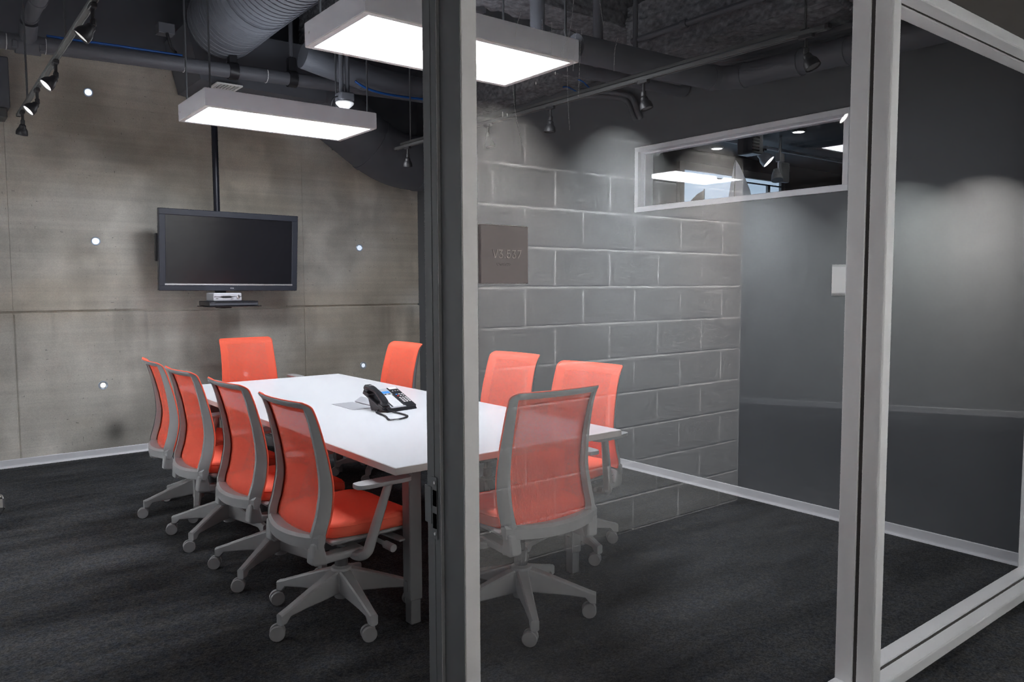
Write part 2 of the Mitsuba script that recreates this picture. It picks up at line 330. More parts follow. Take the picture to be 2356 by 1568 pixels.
# ---- clerestory window in the right wall
w2 = struct('window_2')
def ring(y0, y1, z0, z1, x0, x1, t, c=0.002):
    return [box(x0, x1, y0, y1, z1 - t, z1, c), box(x0, x1, y0, y1, z0, z0 + t, c), box(x0, x1, y0, y0 + t, z0 + t, z1 - t, c), box(x0, x1, y1 - t, y1, z0 + t, z1 - t, c)]
for m, nm in zip(ring(2.384, 4.080, 1.993, 2.478, XR - 0.012, XR + 0.02, 0.036), ('frame_top', 'frame_bottom', 'frame_end', 'frame_end')): put(nm, m, base_vinyl, w2)
for m, nm in zip(ring(2.404, 4.060, 2.013, 2.458, XR + 0.02, XR + 0.16, 0.016), ('reveal_top', 'reveal_bottom', 'reveal_end', 'reveal_end')): put(nm, m, fixture, w2)
for m, nm in zip(ring(2.420, 4.044, 2.029, 2.442, XR + 0.055, XR + 0.075, 0.012), ('stop_top', 'stop_bottom', 'stop_end', 'stop_end')): put(nm, m, fixture, w2)
put('pane', quad((XR + 0.066, 2.42, 2.03), (XR + 0.066, 4.045, 2.03), (XR + 0.066, 4.045, 2.442), (XR + 0.066, 2.42, 2.442)), glass, w2, False)

# ---- corridor on the camera's side: painted block wall (seen mirrored in the glass)
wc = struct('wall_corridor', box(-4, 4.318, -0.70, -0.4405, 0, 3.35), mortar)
rs = np.random.RandomState(5)
blocks = [mikit.ply(box(0, 0.3964, 0, 0.03, 0, 0.1935, 0.003), block_paint, False), mikit.ply(box(0, 0.1932, 0, 0.03, 0, 0.1935, 0.003), block_paint, False)]
for r in range(16):
    z = 0.0065 + r * 0.2035 + 0.005
    x = 4.316
    half = r % 2 == 0
    while x > -0.9:
        wdt = 0.2032 if half else 0.4064
        x -= wdt
        put('block', blocks[1] if half else blocks[0], None, wc, at=Mat(x + 0.005, -0.468 + rs.uniform(-0.0006, 0.0006), z))
        half = False
def end_wall(d0, d1, z0, z1, c=0.0):   # the smooth wall that closes the lobby at the corridor's right end, at a slant
    return move(box(-3.9, 3.05, -d1, -d0, z0, z1, c), np.array([[0.487, -0.873, 0, 8.80], [0.873, 0.487, 0, -1.42], [0, 0, 1, 0], [0, 0, 0, 1.0]]))
struct('wall_corridor_end', end_wall(0, 0.12, 0, 3.35), plaster)
struct('baseboard_corridor_end', end_wall(-0.008, 0.0, 0, 0.068, 0.002), base_vinyl)
struct('wall_corridor_back', box(-4, 11, -7.1, -7.0, 0, 3.35), dark_paint)
struct('wall_far_left', box(-4.1, -4, -7.1, 7.6, 0, 4.1), dark_paint)
struct('wall_far_right', box(11, 11.1, -7.1, 7.6, 0, 4.1), dark_paint)
struct('ceiling_corridor', box(-4, 11, -7, 1.25, 3.35, 3.4), dark_paint)

# ---- the neighbouring room behind the clerestory window
struct('wall_next_back', box(XR + 0.14, 11, 6.0, 6.1, 0, 4.0), next_paint)
struct('ceiling_next', box(XR + 0.14, 11, 1.37, 6.0, 3.05, 3.1), pipe_paint)
w3 = struct('window_3')
for m, nm in zip([box(7.19, 9.37, 5.95, 6.0, 2.80, 2.89, 0.003), box(7.19, 9.37, 5.95, 6.0, 1.1, 1.19, 0.003), box(7.19, 7.28, 5.95, 6.0, 1.19, 2.80, 0.003), box(9.28, 9.37, 5.95, 6.0, 1.19, 2.80, 0.003)],
                 ('frame_top', 'frame_bottom', 'frame_side', 'frame_side')): put(nm, m, next_trim, w3)
put('blind_bar', box(7.28, 9.28, 5.955, 5.985, 2.735, 2.75, 0.002), leg_grey, w3)
put('mullion', box(8.98, 9.03, 5.955, 5.99, 1.19, 2.74, 0.002), leg_grey, w3)
put('lit_pane', quad((7.28, 5.99, 1.19), (9.28, 5.99, 1.19), (9.28, 5.99, 2.80), (7.28, 5.99, 2.80)), dif(0.5), w3, False, emitter=glow((0.42, 0.56, 0.72), 0.1))

# ---------------------------------------------------------------- pendant lights
def pendant(x0, x1, y0, y1, z, label, rods):
    t = thing('pendant_light', label, 'pendant light', 'long box pendants over the table')
    h, e = 0.112, 0.034
    put('housing', cat(box(x0, x1, y0, y0 + 0.012, z, z + h, 0.0015), box(x0, x1, y1 - 0.012, y1, z, z + h, 0.0015), box(x0, x0 + 0.012, y0 + 0.012, y1 - 0.012, z, z + h, 0.0015), box(x1 - 0.012, x1, y0 + 0.012, y1 - 0.012, z, z + h, 0.0015),
                       box(x0 + 0.012, x1 - 0.012, y0 + 0.012, y1 - 0.012, z + 0.02, z + 0.03)), fixture, t)
    put('door_frame', cat(box(x0 + 0.001, x1 - 0.001, y0 + 0.001, y0 + e, z - 0.004, z + 0.006, 0.002), box(x0 + 0.001, x1 - 0.001, y1 - e, y1 - 0.001, z - 0.004, z + 0.006, 0.002),
                          box(x0 + 0.001, x0 + e, y0 + e, y1 - e, z - 0.004, z + 0.006, 0.002), box(x1 - e, x1 - 0.001, y0 + e, y1 - e, z - 0.004, z + 0.006, 0.002)), fixture_white, t)
    put('diffuser', quad((x0 + e, y1 - e, z + 0.002), (x1 - e, y1 - e, z + 0.002), (x1 - e, y0 + e, z + 0.002), (x0 + e, y0 + e, z + 0.002)), dif(0.6), t, False, emitter=glow((0.965 * PANEL_DOWN, PANEL_DOWN, 1.06 * PANEL_DOWN), 1.2))
    put('uplight', quad((x0 + e, y0 + e, z + 0.09), (x1 - e, y0 + e, z + 0.09), (x1 - e, y1 - e, z + 0.09), (x0 + e, y1 - e, z + 0.09)), dif(0.6), t, False, emitter=glow((0.95 * PANEL_UP, PANEL_UP, 1.1 * PANEL_UP), 0.3))
    put('end_screw', cat(*[move(lathe([(0, 0.003), (0.005, 0.0028), (0.006, 0)], 10), aim((x0, (y0 + y1) / 2 + s, z + 0.055), (1, 0, 0))) for s in (0.26,)]), chrome, t)
    for x, y in rods: put('hanger_cable', cyl((x, y, z + h - 0.02), (x, y, 4.03), 0.0065, 8), wire, t)
pendant(1.561, 2.790, 5.155, 5.765, 2.6, 'grey pendant with a glowing white panel, the farther one, in front of the television pole', [(1.61, 5.20), (1.61, 5.72), (2.74, 5.20), (2.74, 5.72)])
pendant(1.580, 2.812, 3.003, 3.630, 2.6, 'grey pendant with a glowing white panel, the nearer larger one, crossed by the door post', [(1.64, 3.05), (1.64, 3.58), (2.76, 3.05), (2.76, 3.58)])

# ---------------------------------------------------------------- television on its pole, boxes under it
tv = thing('television', 'black flat television hanging on a black ceiling pole before the concrete wall', 'television')
TVM = Mat(2.250, 6.83, 1.745) @ np.array(trimesh.transformations.euler_matrix(math.radians(4.5), math.radians(0.45), 0))
tw, th, bz = 1.192, 0.682, 0.052
def tvput(n, m, mt, **k): return put(n, move(m, TVM), mt, tv, **k)
tvput('bezel', cat(box(-tw / 2, tw / 2, -0.025, 0.03, th / 2 - bz, th / 2, 0.004), box(-tw / 2, tw / 2, -0.025, 0.03, -th / 2, -th / 2 + 0.045, 0.004),
                   box(-tw / 2, -tw / 2 + bz, -0.025, 0.03, -th / 2 + 0.04, th / 2 - bz + 0.004, 0.004), box(tw / 2 - bz, tw / 2, -0.025, 0.03, -th / 2 + 0.04, th / 2 - bz + 0.004, 0.004)), tv_bezel)
tvput('screen', box(-tw / 2 + bz - 0.004, tw / 2 - bz + 0.004, -0.012, 0.02, -th / 2 + 0.042, th / 2 - bz + 0.004), tv_screen)
tvput('trim_strip', box(-tw / 2 + bz - 0.008, tw / 2 - bz + 0.006, -0.0275, -0.02, -th / 2 + 0.047, -th / 2 + 0.061, 0.001), tv_trim)
tvput('rear_cover', cat(rbox(0, 0.06, 0, tw - 0.06, 0.06, th - 0.08, 0.02), rbox(-0.02, 0.095, 0.0, 0.8, 0.05, 0.42, 0.02)), black)
tvput('maker_mark', move(cat(*[box(x, x + 0.006, -0.001, 0.001, 0, 0.010) for x in (0, 0.011, 0.022)]), Mat(-0.012, -0.0255, -th / 2 + 0.018)), silver)
tvput('side_speaker', box(-tw / 2 - 0.014, -tw / 2 + 0.012, 0.028, 0.075, -0.10, 0.13, 0.006), black)
put('wall_plate', box(2.02, 2.36, 6.90, 6.93, 1.55, 1.92, 0.004), black, tv)
po = put('pole', cyl((2.183, 6.97, 1.36), (2.183, 6.97, 3.055), 0.0265, 20), pr((0.02, 0.022, 0.032), 0.3, 0.3), tv)
put('ceiling_flange', cat(box(2.08, 2.29, 6.87, 7.07, 3.05, 3.062, 0.002), cyl((2.183, 6.97, 2.98), (2.183, 6.97, 3.055), 0.036, 20)), black, po)
sh = thing('equipment_shelf', 'small black glass shelf fixed to the television pole, under the screen', 'shelf')
put('shelf_plate', box(1.975, 2.425, 6.60, 6.94, 1.268, 1.275, 0.002), black, sh)
put('bracket', cat(box(2.14, 2.23, 6.80, 6.95, 1.252, 1.268, 0.002), box(2.135, 2.23, 6.935, 6.943, 1.252, 1.42, 0.002)), black, sh)
pl = thing('disc_player', 'flat black player box lying on the shelf below the television', 'media player')
put('body', box(1.985, 2.40, 6.615, 6.90, 1.277, 1.317, 0.004), pr((0.015, 0.016, 0.02), 0.25), pl)
put('front_panel', cat(box(1.99, 2.395, 6.611, 6.616, 1.281, 1.300, 0.001), box(2.0, 2.035, 6.6105, 6.612, 1.304, 1.310)), pr((0.07, 0.075, 0.09), 0.3), pl)
rc = thing('receiver_box', 'small silver receiver box with a round dial standing on the black player', 'receiver')
put('body', rbox(2.155, 6.76, 1.352, 0.24, 0.20, 0.068, 0.008), silver, rc)
put('front_groove', box(2.04, 2.27, 6.6585, 6.662, 1.352, 1.356), black, rc)
put('display', loft([[(x, 6.657, 1.354 + s * hh) for x, hh in ((2.09, 0), (2.12, 0.008), (2.17, 0.010), (2.21, 0))] for s in (-1, 1)], caps=False) if False else move(trimesh.creation.extrude_polygon(__import__('shapely').geometry.Polygon([(-0.065, 0), (-0.03, 0.009), (0.03, 0.009), (0.06, 0), (0.03, -0.009), (-0.03, -0.009)]), 0.002), Mat(2.145, 6.6595, 1.352) @ np.array(trimesh.transformations.rotation_matrix(math.pi / 2, [1, 0, 0]))), black, rc)
put('dial', move(lathe([(0, 0.010), (0.014, 0.009), (0.017, 0.004), (0.018, 0)], 20), aim((2.243, 6.660, 1.352), (0, 1, 0))), chrome, rc)
put('button', box(2.055, 2.075, 6.657, 6.661, 1.337, 1.341), black, rc); put('button', box(2.18, 2.20, 6.657, 6.661, 1.333, 1.337), black, rc)

# ---------------------------------------------------------------- small round lights in the tie holes of the concrete
for x, z, lab in ((1.262, 3.045, 'small round white light in the concrete wall, the topmost one, beside the track lamps'), (1.27, 1.824, 'small round white light in the concrete wall to the left of the television'),
                  (1.279, 0.608, 'small round white light low in the concrete wall, left of the chairs'), (2.493, 0.613, 'small round white light seen through the mesh of the far end chair'),
                  (3.706, 1.834, 'small round white light in the concrete wall to the right of the television'), (3.722, 0.613, 'small round white light low in the concrete wall beyond the desk phone')):
    t = thing('wall_light', lab, 'wall light', 'round lights in the tie holes')
    yw = YC - (0.008 if z < 1.2 else 0)
    put('rim', move(lathe([(0.026, 0.0), (0.036, 0.0), (0.036, 0.004), (0.033, 0.006), (0.028, 0.004), (0.026, 0.0)], 24), aim((x, yw, z), (0, 1, 0))), pr((0.50, 0.60, 0.72), 0.25, 0.5), t)
    put('lens', move(lathe([(0.005, 0.0030), (0.018, 0.0025), (0.027, 0.001), (0.027, 0.0)], 20), aim((x, yw, z), (0, 1, 0))), dif(0.7), t, emitter=glow((0.50, 0.60, 0.75) if z < 2.5 and x > 3 else (0.85, 0.98, 1.1), 0.01))

# ---------------------------------------------------------------- track lighting
bell = lathe([(0.0, 0.086), (0.020, 0.084), (0.028, 0.074), (0.030, 0.055), (0.036, 0.045), (0.047, 0.026), (0.052, 0.0), (0.052, -0.018), (0.048, -0.018), (0.047, 0.0), (0.0, 0.004)], 24)
lens_m = lathe([(0.0, -0.010), (0.046, -0.010), (0.047, -0.006), (0.0, -0.004)], 24)
HS = 0.68
bell, lens_m = move(bell, np.diag([HS, HS, HS, 1])), move(lens_m, np.diag([HS, HS, HS, 1]))
def head(track, pos, d, label, lit=0.0, group=None, tint=(1, 0.97, 0.92), shade=None, big=1.0):
    """A track spotlight: clip, stem, yoke and a bell-shaped lamp pointing along d. lit is its brightness; 0 = off."""
    t = thing('track_spotlight', label, 'spotlight', group)
    x, y, z = pos
    put('adapter', cat(box(x - 0.013, x + 0.013, y - 0.035, y + 0.035, z - 0.020, z, 0.003), cyl((x, y, z - 0.062), (x, y, z - 0.018), 0.008, 10)), lamp_black, t)
    d = np.asarray(d, float) / np.linalg.norm(d)
    piv = np.array([x, y, z - 0.085]); c = piv + d * 0.060
    put('yoke', cat(rbox(x, y, z - 0.074, 0.024, 0.024, 0.034, 0.007), cyl(piv + np.array([0, 0, 0.012]), piv + d * 0.012, 0.010, 10)), lamp_black, t)
    BM = aim(c, d) @ np.diag([big, big, big, 1])
    put('shade', move(bell, BM), shade or lamp_black, t)
    if lit > 0: put('lens', move(lens_m, BM), dif(0.6), t, emitter=glow([lit * a for a in tint], 0.02))
    else: put('lens', move(lens_m, BM), pr((0.10, 0.10, 0.10), 0.2), t)
    return t, c, d
def spot(name, c, d, power, cutoff, beam, tint=(1, 1, 1), weight=0.5):
    c = np.asarray(c, float) + np.asarray(d) * 0.03
    scene[name] = {'type': 'spot', 'sampling_weight': weight, 'intensity': rgb([power * a * STOPS for a in tint]), 'cutoff_angle': cutoff, 'beam_width': beam, 'to_world': T().look_at(origin=c.tolist(), target=(c + np.asarray(d)).tolist(), up=[0.3, 0.9, 0.1])}
def track(name, x, y0, y1, z, label, rods, top=4.03):
    t = thing(name, label, 'light track')
    put('rail', cat(box(x - 0.013, x + 0.013, y0, y1, z, z + 0.018, 0.002), box(x - 0.013, x - 0.008, y0, y1, z - 0.004, z, 0.001), box(x + 0.008, x + 0.013, y0, y1, z - 0.004, z, 0.001)), track_metal, t)
    put('support_bar', box(x + 0.002, x + 0.018, y0 + 0.10, y1 - 0.06, z + 0.026, z + 0.046, 0.002), track_metal, t); [put('spacer', box(x + 0.003, x + 0.011, q - 0.02, q + 0.02, z + 0.017, z + 0.027), lamp_black, t) for q in rods]
    put('end_cap', cat(box(x - 0.014, x + 0.014, y0 - 0.02, y0, z - 0.004, z + 0.020, 0.003), box(x - 0.014, x + 0.014, y1, y1 + 0.02, z - 0.004, z + 0.020, 0.003)), lamp_black, t)
    for y in rods: put('hanger_rod', cyl((x + 0.010, y, z + 0.040), (x + 0.010, y, top), 0.006, 8), wire, t)
    return t
track('light_track', 0.658, 2.7, 6.25, 2.60, 'black light track with spotlights hanging above the left side of the room', [5.85, 4.35, 3.2])
LT = 'spotlights on the left track'
for y, d, lab, lit in ((6.05, (-0.1, 0.35, -1), 'black track spotlight at the far end of the left track, pointing down', 0), (5.33, (-0.70, -0.12, -0.70), 'lit black spotlight on the left track, second from its far end', 2.6),
                       (4.62, (-0.70, -0.12, -0.70), 'lit black spotlight on the left track, third from its far end', 2.6), (3.62, (-0.6, 0.1, -0.7), 'large dim black spotlight on the left track, nearest to the ceiling edge', 0.5)):
    k, c, d = head('l', (0.658, y, 2.60), d, lab, lit, LT)
    if lit > 1: spot('lamp_' + k, c, d, TRACK_SPOT, 34, 18, (1.0, 1.0, 1.0), 0.4)
track('light_track', 3.190, 1.845, 5.575, 2.545, 'grey light track running along the right side behind the glass', [5.36, 4.03, 1.95])
RT = 'spotlights on the right track'
for y, d, lab, lit in ((5.62, (0.1, 0.2, -1), 'black spotlight on the right track, farthest one, left of the door post', 0), (4.50, (0.1, -0.2, -1), 'dark spotlight on the right track, faint, next to the door post behind the glass', 0),
                       (3.82, (-0.05, 0.05, -1), 'dark spotlight on the right track, above the middle of the block pattern', 0), (3.02, (0.12, -0.25, -1), 'dark spotlight on the right track beside the bent conduits', 0), (2.02, (0.1, -0.45, -0.9), 'dark spotlight near the right end of the right track', 0)):
    k, c, d = head('r', (3.190, y * 0.959, 2.545), d, lab, lit, RT)
    if y > 5.5: spot('lamp_' + k, c, (0.75, 0.35, -0.25), 0.35, 40, 20, (0.75, 1.0, 0.95), 0.05)

# corridor track: wall-washing spotlights in front of the block wall (mirrored in the glass)
ct = thing('light_track', 'light track above the block wall, mirrored at the top of the glass', 'light track')
put('rail', box(-0.5, 4.6, 0.22, 0.255, 2.93, 2.955, 0.002), track_metal, ct)
for x in (0.5, 2.4, 4.3): put('hanger_rod', cyl((x, 0.238, 2.95), (x, 0.238, 3.36), 0.006, 8), wire, ct)
WARM, COOL, GREEN = (1.0, 0.955, 0.92), (0.94, 1.0, 1.03), (0.94, 1.0, 0.98)
for x, pw, tint, lab in ((1.30, 1.0, WARM, 'leftmost'), (2.30, 1.0, WARM, 'second'), (3.20, 1.05, COOL, 'third'), (4.02, 0.8, WARM, 'fourth')):
    k, c, d = head('c', (x, 0.238, 2.93), (0.0, -0.68, -1.85), lab + ' of the black spotlights washing the corridor block wall', 0, 'spotlights on the corridor track')
    spot('lamp_' + k, c, d, CORRIDOR_SPOT * pw, 36, 4, tint, 0.6)
lt2 = thing('light_track', 'light track before the slanting end wall, mirrored in the right pane', 'light track')
put('rail', bar([(6.95, -2.855, 3.01), (8.60, 0.075, 3.01)], 0.026, 0.02, c=0.002), track_metal, lt2)
for q in (0.1, 0.5, 0.9): put('hanger_rod', cyl((6.95 + 1.65 * q, -2.855 + 2.93 * q, 3.015), (6.95 + 1.65 * q, -2.855 + 2.93 * q, 3.36), 0.006, 8), wire, lt2)
for q, pw, tint, tz, lab in ((0.15, 1.9, COOL, 1.45, 'farthest'), (0.62, 1.1, GREEN, 1.5, 'middle'), (0.845, 1.15, WARM, 1.55, 'nearest')):
    k, c, d = head('e', (6.95 + 1.65 * q, -2.855 + 2.93 * q, 3.0), (0.79, -0.44, tz - 2.95), lab + ' of the black spotlights washing the slanting end wall', 0, 'spotlights on the corridor track')
    spot('lamp_' + k, c, d, 0.27 * CORRIDOR_SPOT * pw, 42, 6, tint, 0.5)
k, c, d = head('m', (4.12, 0.29, 2.485), (0.10, 0.72, -0.60), 'lit spotlight mirrored as a white disc over the corner of the high window frame', 7.0)
put('drop_stem', cyl((4.12, 0.29, 2.475), (4.12, 0.238, 2.945), 0.010, 10), lamp_black, k)

# ---------------------------------------------------------------- table
TX0, TX1, TY0, TY1, TZ = 1.450, 2.700, 2.575, 5.690, 0.740
tb = thing('conference_table', 'long white rectangular conference table with grey legs, orange chairs around it', 'table')
put('tabletop', box(TX0 + 0.002, TX1 - 0.002, TY0 + 0.002, TY1 - 0.002, TZ - 0.030, TZ, 0.0015), table_white, tb)
put('edge_band', cat(box(TX0, TX0 + 0.004, TY0, TY1, TZ - 0.030, TZ - 0.0015, 0.001), box(TX1 - 0.004, TX1, TY0, TY1, TZ - 0.030, TZ - 0.0015, 0.001), box(TX0, TX1, TY0, TY0 + 0.004, TZ - 0.030, TZ - 0.0015, 0.001), box(TX0, TX1, TY1 - 0.004, TY1, TZ - 0.030, TZ - 0.0015, 0.001)), table_edge, tb)
for x in (1.648, 2.578):
    for y in (2.79, 5.47):
        lg = put('leg', box(x - 0.030, x + 0.030, y - 0.030, y + 0.030, 0.105, 0.711, 0.003), leg_grey, tb)
        put('foot', box(x - 0.024, x + 0.024, y - 0.024, y + 0.024, 0.0, 0.108, 0.002), leg_grey, lg)
        put('lock_collar', box(x - 0.034, x + 0.034, y - 0.018, y + 0.018, 0.135, 0.195, 0.01), leg_grey, lg)
put('frame_rail', cat(box(1.64, 1.66, 2.79, 5.47, 0.655, 0.71, 0.002), box(2.568, 2.588, 2.79, 5.47, 0.655, 0.71, 0.002), box(1.648, 2.578, 2.78, 2.80, 0.655, 0.71, 0.002), box(1.648, 2.578, 5.46, 5.48, 0.655, 0.71, 0.002)), leg_grey, tb)
put('cable_tray', cat(box(1.95, 2.25, 3.4, 4.9, 0.56, 0.57), box(1.95, 1.96, 3.4, 4.9, 0.56, 0.66), box(2.24, 2.25, 3.4, 4.9, 0.56, 0.66)), black, tb)
lid = thing('cable_lid', 'grey cable hatch lid lying open on the white table beside the phone', 'cable hatch')
put('plate', box(1.955, 2.092, 3.945, 4.225, TZ + 0.0002, TZ + 0.0022, 0.001), lid_grey, lid)
put('flap', move(box(0, 0.052, 0, 0.265, 0, 0.003, 0.001), Mat(2.104, 3.955, TZ + 0.003) @ np.array(trimesh.transformations.rotation_matrix(math.radians(-30), [0, 1, 0]))), lid_grey, lid)

# ---------------------------------------------------------------- desk phone
PM = Mat(2.040, 3.737, TZ, 8) @ np.diag([1.1, 1.0, 1.0, 1])
ph = thing('desk_phone', 'black and grey desk phone with a handset and coiled cord on the white table', 'telephone')
def pp(n, m, mt, parent=None, **k): return put(n, move(m, PM), mt, parent or ph, **k)
A = math.radians(24)
def tilt(m): return move(m, np.array(trimesh.transformations.translation_matrix([0, 0.012, 0.018])) @ np.array(trimesh.transformations.rotation_matrix(A, [1, 0, 0])))
from shapely.geometry import Polygon, Point
pp('base', move(trimesh.creation.extrude_polygon(Polygon([(0.0, 0.0), (0.15, 0.0), (0.185, 0.080), (0.175, 0.090), (0.01, 0.018)]), 0.205), np.array([[0, 0, 0.925, 0.020], [1, 0, 0, 0], [0, 1, 0, 0], [0, 0, 0, 1.0]])), phone_black)
fp = pp('face_plate', tilt(box(0.055, 0.150, 0.0, 0.205, -0.003, 0.004, 0.002)), phone_grey)
kp = pp('keypad_panel', tilt(box(0.150, 0.213, -0.003, 0.207, -0.004, 0.007, 0.003)), phone_black)
pp('screen', tilt(box(0.066, 0.143, 0.150, 0.174, 0.003, 0.0055, 0.001)), phone_blue, fp)
for i in range(12): pp('label_strip', tilt(box(0.074, 0.136, 0.010 + i * 0.0102, 0.0180 + i * 0.0102, 0.003, 0.0052)), phone_white, fp)
for i in range(12): pp('side_key', tilt(box(0.1385, 0.1475, 0.0105 + i * 0.0102, 0.0175 + i * 0.0102, 0.003, 0.0065, 0.001)), phone_black, fp)
for i in range(12): pp('side_key', tilt(box(0.0625, 0.0715, 0.0105 + i * 0.0102, 0.0175 + i * 0.0102, 0.003, 0.0065, 0.001)), phone_black, fp)
for i in range(3): pp('soft_key', tilt(box(0.071 + i * 0.026, 0.085 + i * 0.026, 0.138, 0.144, 0.003, 0.0062, 0.001)), phone_black, fp)
pp('name_card', tilt(box(0.156, 0.207, 0.183, 0.203, 0.006, 0.0078)), phone_white, kp)
for r in range(4):
    for c_ in range(3): pp('number_key', tilt(box(0.157 + c_ * 0.018, 0.169 + c_ * 0.018, 0.038 + r * 0.0145, 0.046 + r * 0.0145, 0.006, 0.0095, 0.001)), phone_white, kp)
for c_ in range(3): pp('function_key', tilt(box(0.157 + c_ * 0.018, 0.169 + c_ * 0.018, 0.103, 0.110, 0.006, 0.0095, 0.001)), phone_red if c_ == 0 else phone_white, kp)
for c_ in range(3): pp('function_key', tilt(box(0.157 + c_ * 0.018, 0.169 + c_ * 0.018, 0.120, 0.127, 0.006, 0.0095, 0.001)), phone_blue if c_ == 0 else phone_white, kp)
for c_ in range(3): pp('function_key', tilt(box(0.160 + c_ * 0.017, 0.168 + c_ * 0.017, 0.160, 0.165, 0.006, 0.0095, 0.001)), phone_white, kp)
pp('cradle', tilt(cat(rbox(0.024, 0.030, 0.006, 0.050, 0.056, 0.024, 0.009), rbox(0.024, 0.178, 0.006, 0.050, 0.056, 0.024, 0.009), box(0.0, 0.05, 0.0, 0.205, -0.012, 0.004, 0.004))), phone_black)
hs_path = spline([(0.016, 0.006, 0.026), (0.016, 0.045, 0.043), (0.016, 0.100, 0.053), (0.016, 0.160, 0.047), (0.016, 0.208, 0.030)], 22)
hw = np.interp(np.linspace(0, 1, 22), [0, 0.06, 0.25, 0.5, 0.75, 0.94, 1], [0.026, 0.040, 0.040, 0.032, 0.040, 0.042, 0.028])
hh = np.interp(np.linspace(0, 1, 22), [0, 0.06, 0.25, 0.5, 0.75, 0.94, 1], [0.018, 0.028, 0.024, 0.021, 0.024, 0.028, 0.018])
hsk = pp('handset', tilt(cat(bar(hs_path, hw, hh, c=0.007), rbox(0.016, 0.024, 0.026, 0.038, 0.040, 0.028, 0.011), rbox(0.016, 0.188, 0.028, 0.040, 0.042, 0.028, 0.011))), phone_black)
for i in range(5): pp('speaker_slot', tilt(box(0.006, 0.026, 0.166 + i * 0.0075, 0.169 + i * 0.0075, 0.056 - i * 0.0032, 0.060 - i * 0.0032)), pr((0.3, 0.3, 0.32), 0.3), hsk)
cp = dense(bend([(0.022, 0.008, 0.026), (0.035, -0.02, 0.007), (0.033, -0.123, 0.006), (0.005, -0.212, 0.006), (-0.074, -0.239, 0.006), (-0.120, -0.215, 0.006), (-0.060, -0.10, 0.006), (-0.026, 0.036, 0.006), (0.004, 0.06, 0.010)], 0.05, 10), 0.0009)
_, cf = frames(cp); an = np.arange(len(cp)) * 0.9
pp('coiled_cord', tube([p + 0.0038 * (math.cos(a) * f[0] + math.sin(a) * f[1]) for p, f, a in zip(cp, cf, an)], 0.0017, 5), phone_black)

# ---------------------------------------------------------------- room number sign on the glass
sg = thing('room_sign', 'brown square room sign reading V3.537 mounted on the glass beside the door post', 'sign')
SX0, SX1, SZ0, SZ1, SY = 0.932, 1.058, 1.4445, 1.5655, 1.288
put('backing', box(SX0 - 0.002, SX1 + 0.001, SY + 0.0085, YP - 0.001, SZ0 - 0.001, SZ1 + 0.002, 0.0005), fixture_white, sg)
put('plate', box(SX0, SX1, SY, SY + 0.0085, SZ0, SZ1, 0.0008), sign_brown, sg)
def letters(s, hgt, x, z): return move(meshkit.text_mesh(s, hgt, 0.0014), np.array([[0.93, 0, 0, x], [0, 0, -1, SY + 0.0003], [0, 1, 0, z], [0, 0, 0, 1.0]]))
put('lettering', letters('V3.537', 0.0175, SX0 + 0.0290, 1.4975), sign_text, sg)
dots = []
for i, cell in enumerate(['101001', '110100', '001111', '101101', '100101', '011010', '110110', '100110']):
    for j, on_ in enumerate(cell):
        if on_ == '1': dots.append(move(lathe([(0, 0.0008), (0.0006, 0.0006), (0.0008, 0)], 6), aim((SX0 + 0.041 + i * 0.0048 + (j % 2) * 0.0021, SY, 1.4866 - (j // 2) * 0.0021), (0, 1, 0))))
put('braille_dots', cat(*dots), braille, sg, kind=None) if False else put('braille_dots', cat(*dots), braille, sg)

# thermostat box on the right wall
th_ = thing('wall_control', 'white rectangular wall control on the grey right wall, next to the glass mullion', 'thermostat')
def frus(x, y0, y1, z0, z1, d, b):
    return loft([[(x - dd, y0 + e, z0 + e), (x - dd, y1 - e, z0 + e), (x - dd, y1 - e, z1 - e), (x - dd, y0 + e, z1 - e)] for dd, e in ((0, 0), (d * 0.4, 0), (d, b))])
put('cover', frus(XR, 2.335, 2.466, 1.372, 1.558, 0.035, 0.014), white_plastic, th_)
put('cover_lip', box(XR - 0.037, XR - 0.033, 2.352, 2.449, 1.389, 1.541, 0.002), white_plastic, th_)

# ---------------------------------------------------------------- chairs
from scipy.interpolate import PchipInterpolator
_zz = [0.43, 0.47, 0.54, 0.63, 0.74, 0.85, 0.93, 0.965, 0.985]
back_y = PchipInterpolator(_zz, [-0.222, -0.214, -0.193, -0.182, -0.196, -0.222, -0.247, -0.264, -0.292])
back_w = PchipInterpolator(_zz, [0.235, 0.245, 0.243, 0.236, 0.230, 0.225, 0.224, 0.226, 0.230])
def S(u, z):
    return np.array([u * float(back_w(z)), float(back_y(z)) + 0.030 * u * u, z])
def top_u(z):
    """How far the mesh reaches sideways where its upper corners are rounded."""
    return 1.0 if z < 0.955 else math.sqrt(max(0.0, 1 - ((z - 0.955) / 0.0305) ** 2)) * 0.12 + 0.88
def ribbons():
    parts = []
    zs = np.arange(0.436, 0.984, 0.0042)
    for z in zs:
        us = np.linspace(-1, 1, 13) * top_u(z) * 0.985
        hgt = 0.0036
        v = np.array([S(u, zz) + np.array([0, 0.001, 0]) for u in us for zz in (z, min(z + hgt, 0.985))])
        parts.append(trimesh.Trimesh(v, [q for i in range(12) for q in ([2 * i, 2 * i + 1, 2 * i + 3], [2 * i, 2 * i + 3, 2 * i + 2])], process=False))
    for u in np.arange(-0.965, 0.97, 0.0275):
        z_ = np.linspace(0.436, 0.975 if abs(u) < 0.86 else 0.955, 24); wv = 0.0055
        v = np.array([S(uu, z) for z in z_ for uu in (u - wv / 2, u + wv / 2)])
        parts.append(trimesh.Trimesh(v, [q for i in range(23) for q in ([2 * i, 2 * i + 1, 2 * i + 3], [2 * i, 2 * i + 3, 2 * i + 2])], process=False))
    return cat(*parts)
